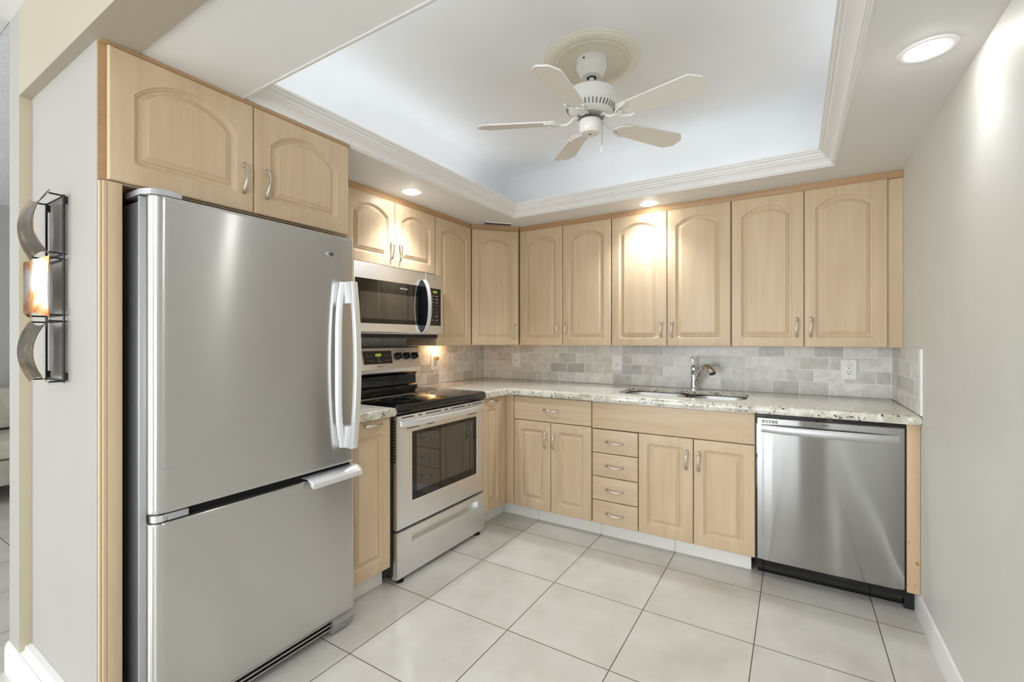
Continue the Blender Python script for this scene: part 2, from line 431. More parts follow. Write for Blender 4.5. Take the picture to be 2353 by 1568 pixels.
# baseboards
def extr_y(bm, prof, y0, y1):
    skin_loops(bm, [[(x, y0, z) for x, z in prof], [(x, y1, z) for x, z in prof]])
def extr_x(bm, prof, x0, x1):
    skin_loops(bm, [[(x0, y, z) for y, z in prof], [(x1, y, z) for y, z in prof]])
bm = bmesh.new()
extr_y(bm, [(XR, 0), (XR - 0.012, 0), (XR - 0.012, 0.075), (XR - 0.009, 0.085), (XR - 0.006, 0.094), (XR, 0.100)], -5.2, 2.822)
finish(bm, 'baseboard_right', M['paint_trim'], kind='structure')
bm = bmesh.new()
extr_x(bm, [(0.470, 0), (0.458, 0), (0.458, 0.085), (0.460, 0.100), (0.464, 0.110), (0.470, 0.114)], -2.553, -1.75)
finish(bm, 'baseboard_front', M['paint_trim'], kind='structure')
bm = bmesh.new()
extr_x(bm, [(0.471, 0), (0.471, 0.116), (0.483, 0.118), (0.4845, 0.128), (0.487, 0.134), (0.5025, 0.136), (0.5025, 0)], XL + 0.001, -1.765)
finish(bm, 'trim_ledge', M['paint_trim'], kind='structure')
# white tile toe kick
bm = bmesh.new()
js = [-1.818, -1.5265, -1.0665, -0.6065, -0.2]
for a, b in zip(js, js[1:]): box(bm, a + 0.0008, b - 0.0008, 2.827, 2.837, 0, 0.099, 0.0008, 1)
finish(bm, 'baseboard_back', M['white_gloss'], kind='structure')
bm = bmesh.new()
for a, b in ((1.36, 1.658), (2.456, 2.836)): box(bm, -1.829, -1.819, a, b, 0, 0.099, 0.0008, 1)
finish(bm, 'baseboard_left', M['white_gloss'], kind='structure')

# ------------------------------------------------------------------ cabinet parts (local frame: x across, front towards -y, z up)
def contour(w, h, mx, mb, mt, rise, d):
    a = w / 2 - mx - d; y0 = mb + d; n = 22
    pts = []
    if rise > 0:
        A = w / 2 - mx; Rr = (A * A + rise * rise) / (2 * rise); cy = (h - mt) - Rr; r = Rr - d
        ys = cy + math.sqrt(max(r * r - a * a, 0))
        for k in range(n):
            x = a - 2 * a * k / (n - 1)
            pts.append((w / 2 + x, cy + math.sqrt(max(r * r - x * x, 0))))
    else:
        ys = h - mt - d; cr = max(0.014 - 0.4 * d, 0.001)
        arc = []
        for cx, s in ((a - cr, 0), (-a + cr, pi / 2)):
            for k in range(n // 2):
                q = s + (pi / 2) * k / (n // 2 - 1)
                arc.append((w / 2 + cx + cr * cos(q), ys - cr + cr * sin(q)))
        pts = arc
    cr = max(0.014 - 0.4 * d, 0.001)
    for k in range(6):
        q = pi + (pi / 2) * k / 5
        pts.append((w / 2 - a + cr + cr * cos(q), y0 + cr + cr * sin(q)))
    for k in range(6):
        q = 1.5 * pi + (pi / 2) * k / 5
        pts.append((w / 2 + a - cr + cr * cos(q), y0 + cr + cr * sin(q)))
    return pts
def slab_rings(bm, w, h, t=0.02):
    def rr(i, y): return [(i, y, i), (w - i, y, i), (w - i, y, h - i), (i, y, h - i)]
    L = [rr(0, 0), rr(0, -t + 0.007), rr(0.0012, -t + 0.0035), rr(0.004, -t + 0.001), rr(0.009, -t)]
    return skin_loops(bm, L, True, False)
DOORS = {}
def door_mesh(w, h, rise, mx=0.053, mb=0.053, mt=0.055):
    key = (round(w, 3), round(h, 3), rise, mx)
    if key in DOORS: return DOORS[key]
    bm = bmesh.new(); t = 0.02
    rings = slab_rings(bm, w, h, t)
    prof = [(0, 0), (0.0022, -0.0042), (0.0062, -0.0050), (0.0068, -0.0064), (0.0115, -0.0105), (0.016, -0.0115), (0.0205, -0.0110), (0.0220, -0.0078), (0.036, -0.0026), (0.0375, -0.0004)]
    cl = []
    for d, dep in prof:
        cl.append([bm.verts.new((x, -t - dep, z)) for x, z in contour(w, h, mx, mb, mt, rise, d)])
    n = len(cl[0])
    for A, B in zip(cl, cl[1:]):
        for k in range(n): bm.faces.new((A[k], A[(k + 1) % n], B[(k + 1) % n], B[k]))
    fill_between(bm, rings[-1], cl[0]); fill_between(bm, cl[-1], None)
    bmesh.ops.recalc_face_normals(bm, faces=bm.faces)
    for f in bm.faces: f.smooth = True
    for e in bm.edges:
        if len(e.link_faces) == 2: e.smooth = e.calc_face_angle(0) < 0.30
    me = bpy.data.meshes.new('door'); bm.to_mesh(me); bm.free(); me.materials.append(M['wood_v'])
    DOORS[key] = me; return me
def slab_mesh(w, h, mat):
    bm = bmesh.new(); r = slab_rings(bm, w, h); bm.faces.new(r[-1])
    bmesh.ops.recalc_face_normals(bm, faces=bm.faces)
    for f in bm.faces: f.smooth = True
    for e in bm.edges:
        if len(e.link_faces) == 2: e.smooth = e.calc_face_angle(0) < 0.5
    me = bpy.data.meshes.new('drawer_front'); bm.to_mesh(me); bm.free(); me.materials.append(mat); return me
# twisted nickel bow pull, axis along z, mounted on y = 0
bm = bmesh.new(); N = 25
pts = []
for i in range(N):
    t = -1 + 2 * i / (N - 1)
    pts.append((0.0035 * sin(pi * t), -0.006 - 0.020 * (1 - abs(t) ** 3.0), 0.057 * t))
def psec(i, t):
    u = abs(2 * t - 1); e = min(1, max(0, (u - 0.45) / 0.4))
    a = 0.0046 + 0.0030 * e - (0.003 if i in (0, N - 1) else 0); b = 0.0044 - 0.0016 * e
    return (a, b, pi * min(1, max(0, (t - 0.3) / 0.4)))
sweep(bm, pts, psec, up=(0, -1, 0), seg=10)
for s in (-1, 1): box(bm, -0.004, 0.004, -0.0075, 0.0, 0.0475 * s - 0.005, 0.0475 * s + 0.005, 0.0015, 1)
for f in bm.faces: f.smooth = True
bmesh.ops.recalc_face_normals(bm, faces=bm.faces)
PULL = bpy.data.meshes.new('handle'); bm.to_mesh(PULL); bm.free(); PULL.materials.append(M['nickel'])
def pull(parent, x, y, z, horiz=False):
    o = bpy.data.objects.new('handle', PULL); COL.objects.link(o); o.parent = parent; o.location = (x, y, z)
    if horiz: o.rotation_euler = (0, pi / 2, 0)
    return o
def door(parent, x0, x1, z0, z1, rise=0.0, hx=None, hz=None, y=0.0, mx=0.053, horiz=False, mb=0.053, mt=0.055):
    o = bpy.data.objects.new('door', door_mesh(x1 - x0, z1 - z0, rise, mx, mb, mt)); COL.objects.link(o)
    o.parent = parent; o.location = (x0, y, z0)
    if hx is not None: pull(o, hx - x0, -0.02, hz - z0, horiz)
    return o
def drawer(parent, x0, x1, z0, z1, handle=True, name='drawer'):
    o = bpy.data.objects.new(name, slab_mesh(x1 - x0, z1 - z0, M['wood_h'])); COL.objects.link(o)
    o.parent = parent; o.location = (x0, 0, z0)
    if handle: pull(o, (x1 - x0) / 2, -0.02, (z1 - z0) / 2, True)
    return o
def carcass(parent, x0, x1, d, z0, z1, back=True):
    # open-fronted looking box: sides, bottom, top and a dark front reveal behind the doors
    bm = bmesh.new(); box(bm, x0, x1, 0.0015, d, z0, z1)
    o = finish(bm, 'body', M['wood_v'], parent)
    bm = bmesh.new(); box(bm, x0 + 0.012, x1 - 0.012, -0.0012, 0.003, z0 + 0.012, z1 - 0.05)
    finish(bm, 'reveal', M['wood_gap'], parent)
    return o
def rail(parent, x0, x1, z0=2.127, z1=ZS - 0.0005, y=-0.010):
    bm = bmesh.new()
    P = [(0.004, z0), (-0.004, z0), (-0.008, z0 + 0.012), (-0.010, z1 - 0.012), (-0.013, z1 - 0.008), (-0.013, z1), (0.004, z1)]
    skin_loops(bm, [[(x0, a, b) for a, b in P], [(x1, a, b) for a, b in P]])
    return finish(bm, 'top_rail', M['wood_rail'], parent)

ZD0, ZD1 = 1.2235, 2.126
# wall cabinets on the back wall
specs = [(-1.863, -1.486, -1.104, 'tall double maple wall cabinet at left of the back wall, beside the diagonal corner cabinet'),
         (-1.104, -0.720, -0.333, 'tall double maple wall cabinet above the sink, brightly lit by a ceiling downlight'),
         (-0.333, 0.048, 0.427, 'tall double maple wall cabinet above the dishwasher, touching the right wall')]
for i, (a, b, c, lab) in enumerate(specs):
    t = thing('wall_cabinet', lab, 'cabinet', (a, 3.14, 0), 0, 'upper kitchen cabinets')
    w, mid = c - a, b - a
    carcass(t, 0.0008, w - 0.0008 if i < 2 else w, 0.274, ZD0 + 0.001, ZS - 0.001)
    rail(t, 0, w if i < 2 else XR - a - 0.001)
    door(t, 0.003, mid - 0.0015, ZD0, ZD1, 0.055, mid - 0.036, ZD0 + 0.113)
    door(t, mid + 0.0015, w - 0.003, ZD0, ZD1, 0.055, mid + 0.033, ZD0 + 0.113)
    if i == 2:
        bx('filler_strip', (w, XR - a - 0.001, 0.0, 0.02, ZD0, ZS - 0.04), M['wood_v'], t)
# diagonal corner cabinet
P0, P1 = Vector((-2.1215, 2.832)), Vector((-1.8645, 3.119))
ang = math.atan2(P1.y - P0.y, P1.x - P0.x); cw = (P1 - P0).length
nrm = Vector((-sin(ang), cos(ang)))
base = P0 + nrm * 0.02
t = thing('corner_cabinet', 'diagonal corner wall cabinet with one tall door below the air vent', 'cabinet', (base.x, base.y, 0), ang, 'upper kitchen cabinets')
door(t, 0.003, cw - 0.003, ZD0, ZD1, 0.055, cw - 0.035, ZD0 + 0.107)
rail(t, 0.0, cw)
Mi = Matrix.Rotation(-ang, 4, 'Z') @ Matrix.Translation((-base.x, -base.y, 0))
poly = [(base.x + nrm.x * 0.003, base.y + nrm.y * 0.003), (base.x + nrm.x * 0.003 + cos(ang) * cw, base.y + nrm.y * 0.003 + sin(ang) * cw), (-1.866, YB - 0.001), (XL + 0.001, YB - 0.001), (XL + 0.001, 2.832)]
bm = bmesh.new(); skin_loops(bm, [[Mi @ Vector((x, y, z)) for x, y in poly] for z in (ZD0 + 0.001, ZS - 0.001)])
finish(bm, 'body', M['wood_v'], t)
bm = bmesh.new(); box(bm, 0.001, cw - 0.001, 0.0, 0.0026, ZD0 + 0.012, ZD1); finish(bm, 'reveal', M['wood_gap'], t)

# wall cabinets on the left wall (root turned 90 degrees: local x runs along world y)
HP = pi / 2
t = thing('wall_cabinet', 'short double wall cabinet mounted over the microwave', 'cabinet', (-2.14, 1.657, 0), HP, 'upper kitchen cabinets')
carcass(t, 0.001, 0.7605, 0.274, 1.704, ZS - 0.001); rail(t, 0, 0.7615)
door(t, 0.003, 0.3795, 1.7215, ZD1, 0.055, 0.346, 1.815); door(t, 0.3825, 0.759, 1.7215, ZD1, 0.055, 0.415, 1.815)
t = thing('wall_cabinet', 'narrow single door wall cabinet between microwave and corner cabinet', 'cabinet', (-2.14, 2.4195, 0), HP, 'upper kitchen cabinets')
carcass(t, 0.001, 0.411, 0.274, ZD0 + 0.001, ZS - 0.001); rail(t, 0, 0.405)
door(t, 0.004, 0.408, ZD0, ZD1, 0.055)
t = thing('wall_cabinet', 'deep double cabinet built in above the refrigerator', 'cabinet', (-1.76, 0.5225, 0), HP, 'upper kitchen cabinets')
carcass(t, 0.0, 0.876, 0.654, 1.742, ZS - 0.001)
rail(t, -0.017, 0.876, 2.150)
door(t, 0.001, 0.431, 1.7455, 2.1495, 0.075, 0.393, 1.865, mx=0.062, mb=0.062, mt=0.05)
door(t, 0.434, 0.864, 1.7455, 2.1495, 0.075, 0.478, 1.865, mx=0.062, mb=0.062, mt=0.05)
bx('side_strip', (-0.0185, 0.0, -0.001, 0.012, 1.745, ZS - 0.001), M['wood_rail'], t)

# tall panel left of the refrigerator
t = thing('end_panel', 'tall maple side panel standing left of the refrigerator', 'panel', (-1.742, 0.54, 0))
bx('board', (-0.655, 0.0, -0.018, 0.017, 0.0005, 1.7405), M['wood_v'], t, 0.001)
bm = bmesh.new()
for a, b, c in ((-0.036, -0.029, -0.009), (-0.029, -0.0185, -0.002)): box(bm, -0.02, c, a, b, 0.0005, 1.7405, 0.0015, 1)
finish(bm, 'edge_moulding', M['wood_plain'], t)

# base cabinets
ZB0, ZB1 = 0.101, 0.874
t = thing('base_cabinet', 'base cabinet with one wide drawer over two doors, next to the inner corner', 'cabinet', (-1.757, 2.765, 0), 0, 'base cabinets')
bx('body', (0.0, 0.6545, 0.0, 0.64, ZB0, ZB1), M['wood_v'], t)
bx('reveal', (0.075, 0.65, -0.0015, 0.002, ZB0 + 0.01, ZB1 - 0.004), M['wood_gap'], t)
bx('corner_filler', (0.0, 0.0695, -0.020, 0.0, ZB0, ZB1), M['wood_v'], t, 0.001)
drawer(t, 0.0725, 0.6535, 0.708, 0.8715)
door(t, 0.0725, 0.3605, ZB0, 0.7045, 0, 0.324, 0.585, mb=0.06, mt=0.055); door(t, 0.3635, 0.6535, ZB0, 0.7045, 0, 0.388, 0.585, mb=0.06, mt=0.055)
t = thing('sink_cabinet', 'wide base cabinet under the sink with four small drawers and two doors', 'cabinet', (-1.1015, 2.765, 0), 0, 'base cabinets')
bx('body', (0.0, 0.926, 0.0, 0.64, ZB0, ZB1 - 0.19), M['wood_v'], t)
bx('rail', (0.0, 0.926, 0.0, 0.018, ZB1 - 0.19, ZB1), M['wood_v'], t)
bx('reveal', (0.004, 0.92, -0.0015, 0.002, ZB0 + 0.01, ZB1 - 0.004), M['wood_gap'], t)
drawer(t, 0.0025, 0.924, 0.703, 0.8715, False, 'false_front')
for k in range(4): drawer(t, 0.005, 0.2965, ZB0 + 0.150 * k, ZB0 + 0.150 * k + 0.1465)
door(t, 0.3005, 0.612, ZB0, 0.700, 0, 0.577, 0.577, mb=0.06, mt=0.055); door(t, 0.615, 0.924, ZB0, 0.700, 0, 0.643, 0.577, mb=0.06, mt=0.055)
t = thing('pullout_cabinet', 'narrow pull-out base cabinet between the range and the inner corner', 'cabinet', (-1.765, 2.4575, 0), HP, 'base cabinets')
bx('body', (0.001, 0.2815, 0.0, 0.62, ZB0, ZB1), M['wood_v'], t)
door(t, 0.006, 0.218, ZB0 + 0.006, ZB1 - 0.002, 0, 0.107, 0.848, horiz=True, mx=0.045, mb=0.06, mt=0.075)
bx('corner_filler', (0.221, 0.2865, -0.0195, 0.0, ZB0, ZB1), M['wood_v'], t, 0.001)
t = thing('pullout_cabinet', 'narrow pull-out base cabinet between the refrigerator and the range', 'cabinet', (-1.765, 1.355, 0), HP, 'base cabinets')
bx('body', (0.0, 0.298, 0.0, 0.62, ZB0, ZB1), M['wood_v'], t)
door(t, 0.004, 0.292, ZB0 + 0.006, ZB1 - 0.002, 0, 0.178, 0.847, horiz=True, mx=0.05, mb=0.06, mt=0.075)
# worn panel right of the dishwasher
m = bpy.data.materials.new('wood_worn'); MATS['wood_worn'] = m
m = wood('wood_worn', (0.56, 0.39, 0.235), (0.63, 0.455, 0.29))
g = nd(m, 'ShaderNodeNewGeometry'); v1 = noise(m, g.outputs['Position'], 24, 3)
old = bsdf(m).inputs['Base Color'].links[0].from_socket
lk(m, mixc(m, mathn(m, 'GREATER_THAN', v1, 0.685), old, (0.42, 0.20, 0.05)), bsdf(m).inputs['Base Color'])
o = bx('filler_panel', (0.4415, 0.4885, 2.745, 3.35, 0.100, 0.8735), m, None, 0.0008)
tag(o, 'chipped maple filler panel between the dishwasher and the right wall', 'panel')

# ------------------------------------------------------------------ worktops
def slab_top(name, poly, hole, z0, z1, label):
    """poly counter-clockwise axis aligned outline; edges rounded over"""
    def inset(P, d):
        n = len(P); Q = []
        for i in range(n):
            a, b, c = Vector(P[i - 1]), Vector(P[i]), Vector(P[(i + 1) % n])
            e1, e2 = (b - a).normalized(), (c - b).normalized()
            n1, n2 = Vector((-e1.y, e1.x)), Vector((-e2.y, e2.x))
            s = n1 + n2; Q.append(b + s * (d / max(s.dot(n1), 1e-6)))
        return Q
    bm = bmesh.new()
    lev = [(0.012, z0), (0.005, z0 + 0.002), (0.001, z0 + 0.009), (0.0, z0 + 0.018), (0.001, z1 - 0.014), (0.004, z1 - 0.006), (0.010, z1 - 0.0015), (0.018, z1)]
    rings = skin_loops(bm, [[(p.x, p.y, z) for p in inset(poly, d)] for d, z in lev], False, False)
    if hole:
        top = [bm.verts.new((x, y, z1)) for x, y in hole]; mid = [bm.verts.new((x, y, z1 - 0.004)) for x, y in hole]; cxm = sum(p[0] for p in hole) / len(hole); cym = sum(p[1] for p in hole) / len(hole)
        low = [bm.verts.new((x, y, z1 - 0.022)) for x, y in hole]
        wide = [bm.verts.new((cxm + (x - cxm) * 1.07, cym + (y - cym) * 1.13, z1 - 0.022)) for x, y in hole]
        bot = [bm.verts.new((cxm + (x - cxm) * 1.07, cym + (y - cym) * 1.13, z0)) for x, y in hole]
        for A, B in ((top, mid), (mid, low), (low, wide), (wide, bot)):
            n = len(A)
            for k in range(n): bm.faces.new((A[k], A[(k + 1) % n], B[(k + 1) % n], B[k]))
        fill_between(bm, rings[-1], top); fill_between(bm, rings[0], bot)
    else:
        bm.faces.new(rings[-1]); bm.faces.new(rings[0])
    o = finish(bm, name, M['granite'], smooth=0.5)
    return tag(o, label, 'countertop')
SX0, SX1, SY0, SY1 = -0.985, -0.234, 2.855, 3.245
hole = [(x, y) for x, y in rrect(SX0, SX1, SY0, SY1, 0.09, 8)]
top = slab_top('countertop', [(XL + 0.001, 2.4585), (-1.712, 2.4585), (-1.712, 2.712), (XR - 0.001, 2.712), (XR - 0.001, YB - 0.011), (XL + 0.001, YB - 0.011)],
               hole, 0.8765, 0.922, 'L shaped speckled granite countertop holding the sink along the back wall')
bx('edge_strip', (-1.09, -0.19, 2.732, 2.745, 0.8735, 0.8770), M['bar_steel'], top)
slab_top('countertop', [(XL + 0.001, 1.356), (-1.712, 1.356), (-1.712, 1.656), (XL + 0.001, 1.656)], None, 0.8765, 0.922,
         'small speckled granite countertop piece between refrigerator and range')

# marble brick backsplash
bm = bmesh.new(); tone = bm.loops.layers.float_color.new('tone')
def tiles(mapf, u0, u1, offs, depth=0.009, pitch=0.153):
    rows = [(0.9235, 0.9995), (1.0020, 1.0765), (1.0795, 1.1545), (1.1575, 1.2225)]
    for k, (z0, z1) in enumerate(rows):
        o_ = offs[k % 2]; u = o_ - math.ceil((o_ - u0) / pitch) * pitch
        while u < u1:
            a, b = max(u + 0.0018, u0), min(u + pitch - 0.0018, u1)
            if b - a > 0.006:
                br = random.choice((0.52, 0.60, 0.66, 0.70, 0.72, 0.76)) * random.uniform(0.96, 1.04)
                w = random.uniform(-0.012, 0.012)
                colr = (br + w, br - 0.012, br - 0.042 - w, 1)
                n0 = len(bm.faces)
                j = lambda: random.uniform(-0.0008, 0.0008)
                pts0 = [(a, z0), (b, z0), (b, z1), (a, z1)]
                L = []
                for ins, dd in ((0, 0), (0.0, depth - 0.0022), (0.0018, depth)):
                    L.append([mapf(x + (ins if i in (0, 3) else -ins) + j() * (dd > 0), z + (ins if i < 2 else -ins) + j() * (dd > 0), dd) for i, (x, z) in enumerate(pts0)])
                rg = skin_loops(bm, L, False, True)
                fs = {f for r in rg for v_ in r for f in v_.link_faces}
                for f in fs:
                    f.material_index = 0
                    for lp in f.loops: lp[tone] = colr
            u += pitch
def grout_box(*d):
    for f in box(bm, *d, mi=1):
        for lp in f.loops: lp[tone] = (0.7, 0.7, 0.65, 1)
tiles(lambda u, z, d: (u, YB - 0.001 - d, z), XL + 0.0115, XR - 0.0115, (-1.042, -0.968))
tiles(lambda u, z, d: (XL + 0.001 + d, u, z), 1.40, YB - 0.0115, (3.094, 3.022))
tiles(lambda u, z, d: (XR - 0.001 - d, u, z), 2.722, YB - 0.0115, (2.741, 2.674))
grout_box(XL + 0.001, XR - 0.001, YB - 0.0085, YB - 0.001, 0.9225, 1.223)
grout_box(XL + 0.001, XL + 0.0085, 1.40, YB - 0.001, 0.9225, 1.223)
grout_box(XR - 0.0085, XR - 0.001, 2.703, YB - 0.001, 0.9225, 1.223)
o = finish(bm, 'tile_backsplash', None, smooth=0.3, mats=[M['marble_tile'], M['grout']])
tag(o, 'pale grey marble brick tile backsplash running round the worktop walls', 'backsplash')
# row that shows between range and microwave
bm = bmesh.new(); tone = bm.loops.layers.float_color.new('tone')
for k in range(8):
    a = 1.42 + 0.155 * k
    if a < 2.40:
        n0 = skin_loops(bm, [[(XL + 0.001, a, 1.2275), (XL + 0.001, a + 0.152, 1.2275), (XL + 0.001, a + 0.152, 1.300), (XL + 0.001, a, 1.300)],
                             [(XL + 0.010, a, 1.2275), (XL + 0.010, a + 0.152, 1.2275), (XL + 0.010, a + 0.152, 1.300), (XL + 0.010, a, 1.300)]])
        for r in n0:
            for v_ in r:
                for f in v_.link_faces:
                    for lp in f.loops: lp[tone] = (0.6, 0.575, 0.52, 1)
o = finish(bm, 'tile_row', M['marble_tile'], smooth=0.3)
tag(o, 'single row of marble tiles on the wall under the microwave', 'backsplash')

# ------------------------------------------------------------------ sink and faucet
t = thing('kitchen_sink', 'stainless steel double bowl sink set under the granite worktop', 'sink', ((SX0 + SX1) / 2, (SY0 + SY1) / 2, 0.70))
cx_, cy_, cz_ = t.location
def bowl(x0, x1, y0, y1):
    bm = bmesh.new(); L = []
    for d, z, r in ((-0.012, 0.8990, 0.10), (-0.012, 0.8970, 0.10), (0.003, 0.8970, 0.085), (0.007, 0.888, 0.08), (0.014, 0.745, 0.075), (0.03, 0.722, 0.06), (0.06, 0.712, 0.045), (0.10, 0.710, 0.03)):
        L.append([(x - cx_, y - cy_, z - cz_) for x, y in rrect(x0 + d, x1 - d, y0 + d, y1 - d, r, 7)])
    skin_loops(bm, L, False, True)
    o = finish(bm, 'bowl', M['steel_soft'], t, smooth=0.7)
    bm = bmesh.new(); lathe(bm, [(0.045, 0.0), (0.045, 0.003), (0.03, 0.003), (0.024, -0.0)], ((x0 + x1) / 2 - cx_, (y0 + y1) / 2 - cy_, 0.7105 - cz_), 24)
    finish(bm, 'drain', M['chrome'], o)
    bm = bmesh.new(); skin_loops(bm, [[(x - cx_, y - cy_, z - cz_) for x, y in rrect(x0 - 0.012 + d, x1 + 0.012 - d, y0 - 0.012 + d, y1 + 0.012 - d, 0.10, 7)] for d, z in ((0, 0.8992), (0, 0.8998), (0.014, 0.8998), (0.014, 0.8972))], False, False)
    finish(bm, 'rim_band', M['dark_void'], o)  # thin black band around the bowl rim
bowl(SX0 + 0.006, -0.597, SY0 + 0.004, SY1 - 0.004); bowl(-0.552, SX1 - 0.006, SY0 + 0.004, SY1 - 0.004)

FX, FY = -0.590, 3.335
t = thing('kitchen_faucet', 'chrome pull-out kitchen faucet with upright lever behind the sink', 'faucet', (FX, FY, 0.9222))
bm = bmesh.new(); lathe(bm, [(0.031, 0), (0.031, 0.006), (0.027, 0.012), (0.021, 0.016), (0.020, 0.03), (0.0185, 0.09), (0.0185, 0.125), (0.021, 0.130), (0.0195, 0.150), (0.013, 0.163), (0.006, 0.168)], seg=28)
finish(bm, 'body', M['chrome'], t)
bm = bmesh.new()
sweep(bm, [(-0.001, 0, 0.160), (-0.002, 0.001, 0.172), (-0.004, 0.002, 0.182), (-0.007, 0.003, 0.195), (-0.009, 0.004, 0.208), (-0.010, 0.004, 0.219), (-0.009, 0.004, 0.226)],
      lambda i, q: ((0.009, 0.007, 0.0055, 0.008, 0.011, 0.010, 0.004)[i], (0.009, 0.006, 0.0045, 0.006, 0.007, 0.006, 0.003)[i], 0), up=(0, 1, 0), seg=14)
finish(bm, 'lever', M['chrome'], t)
bm = bmesh.new()
dirx, diry = 0.80, -0.60
sp = [(0.012, 0.03), (0.024, 0.052), (0.040, 0.085), (0.056, 0.118), (0.074, 0.146), (0.094, 0.162), (0.112, 0.166)]
sweep(bm, [(a * dirx, a * diry, b) for a, b in sp], lambda i, q: ((0.010, 0.016, 0.0185, 0.0175, 0.0155, 0.0150, 0.016)[i],) * 2 + (0,), up=(0.6, 0.8, 0), seg=18)
finish(bm, 'spout', M['chrome'], t)
bm = bmesh.new()
sp = [(0.110, 0.166), (0.128, 0.163), (0.146, 0.152), (0.160, 0.136), (0.168, 0.122)]
sweep(bm, [(a * dirx, a * diry, b) for a, b in sp], lambda i, q: ((0.0165, 0.0185, 0.021, 0.0235, 0.0245)[i],) * 2 + (0,), up=(0.6, 0.8, 0), seg=18)
o = finish(bm, 'spray_head', M['chrome'], t)
bm = bmesh.new()
sp = [(0.1683, 0.1215), (0.1715, 0.115)]
sweep(bm, [(a * dirx, a * diry, b) for a, b in sp], lambda i, q: (0.019, 0.019, 0), up=(0.6, 0.8, 0), seg=18)
finish(bm, 'nozzle', M['black_plastic'], o)

# ------------------------------------------------------------------ refrigerator
t = thing('refrigerator', 'tall stainless steel refrigerator with freezer drawer below', 'refrigerator', (-1.70, 0.965, 0), R(0.9))
ox, oy = -1.70, 0.965
def fb(x0, x1, y0, y1, z0, z1): return (x0 - ox, x1 - ox, y0 - oy, y1 - oy, z0, z1)
bx('case', fb(-2.37, -1.712, 0.582, 1.346, 0.05, 1.690), M['case_grey'], t, 0.006)
bx('case_frame', fb(-1.712, -1.7015, 0.5825, 1.3455, 0.06, 1.705), M['hinge_grey'], t, 0.002)
def fdoor(name, z0, z1):
    yl, yr = 0.592, 1.346; xb, xf = -1.6985, -1.645
    bm = bmesh.new()
    pl = [(xb, yl + 0.012), (xb + 0.012, yl + 0.002), (xb + 0.020, yl), (xb + 0.030, yl + 0.0015), (xb + 0.040, yl + 0.006), (xb + 0.048, yl + 0.0145), (xf - 0.002, yl + 0.025), (xf, yl + 0.036)]
    n = 10
    pl.append((xf + 0.0003, yl + 0.041))
    for k in range(1, n): pl.append((xf + 0.002 * sin(pi * k / n), yl + 0.036 + (yr - yl - 0.046) * k / n))
    pl.append((xf + 0.0003, yr - 0.015))
    pl += [(xf, yr - 0.010), (xf - 0.003, yr - 0.003), (xf - 0.010, yr), (xb, yr)]
    L = []
    for ins, z in ((0.006, z0), (0.002, z0 + 0.0015), (0, z0 + 0.005), (0, z0 + 0.012), (0, z1 - 0.012), (0, z1 - 0.005), (0.002, z1 - 0.0015), (0.006, z1)):
        L.append([((x - ox) - (ins if x > xb + 0.03 else 0), y - oy + (ins if y < yl + 0.03 else (-ins if y > yr - 0.011 else 0)), z) for x, y in pl])
    skin_loops(bm, L)
    return finish(bm, name, M['steel_y'], t, smooth=0.62)
d1 = fdoor('refrigerator_door', 0.731, 1.707)
d2 = fdoor('freezer_drawer', 0.088, 0.703)
# door bar handle: bowed strip on two posts with a flared mounting edge
bm = bmesh.new(); N = 21; L = []
for i in range(N):
    q = -1 + 2 * i / (N - 1); z = 1.158 + 0.354 * q; out = 0.060 + 0.026 * (1 - q * q)
    x = -1.645 + out
    L.append([(x - ox, 1.276 - oy, z), (x + 0.004 - ox, 1.280 - oy, z), (x + 0.005 - ox, 1.292 - oy, z), (x + 0.003 - ox, 1.307 - oy, z), (x - 0.002 - ox, 1.310 - oy, z), (x - 0.012 - ox, 1.309 - oy, z), (x - 0.014 - ox, 1.278 - oy, z)])
skin_loops(bm, L)
h = finish(bm, 'door_handle', M['handle_silver'], d1, smooth=0.7)
for s in (-1, 1):
    bm = bmesh.new()
    z0, z1 = sorted((1.158 + s * 0.354, 1.158 + s * 0.262))
    zt = 1.158 + s * 0.354; zi = 1.158 + s * 0.262
    skin_loops(bm, [[(-1.643 - ox, y - oy, zt), (-1.585 - ox, y - oy, zt), (-1.571 - ox, y - oy, zi), (-1.643 - ox, y - oy, zi)] for y in (1.278, 1.306)])
    finish(bm, 'handle_post', M['handle_silver'], h)
bm = bmesh.new(); L = []
for i in range(N):
    q = -1 + 2 * i / (N - 1); z = 1.158 + 0.354 * q; w = 0.006 + 0.022 * (1 - q ** 4)
    L.append([(-1.643 - ox, 1.300 - w - 0.030 - oy, z), (-1.632 - ox, 1.300 - w - 0.022 - oy, z), (-1.628 - ox, 1.300 - w - 0.008 - oy, z), (-1.643 - ox, 1.300 - w + 0.004 - oy, z)])
skin_loops(bm, L)
finish(bm, 'handle_flange', M['handle_silver'], h, smooth=0.8)
# drawer pull: curved lip at the upper right
bm = bmesh.new(); L = []
P = [(-0.052, 0.712), (-0.020, 0.714), (0.008, 0.713), (0.030, 0.706), (0.040, 0.692), (0.042, 0.676), (0.038, 0.676), (0.035, 0.690), (0.026, 0.702), (0.006, 0.709), (-0.052, 0.708)]
for y in (1.108, 1.112, 1.34, 1.352, 1.358):
    e = 0.012 if y in (1.108, 1.358) else 0
    L.append([(-1.643 + a - (e if a > 0.02 else 0) - ox, y - oy, b + (e * 0.7 if b < 0.70 else 0)) for a, b in P])
skin_loops(bm, L)
finish(bm, 'drawer_handle', M['handle_silver'], d2, smooth=0.8)
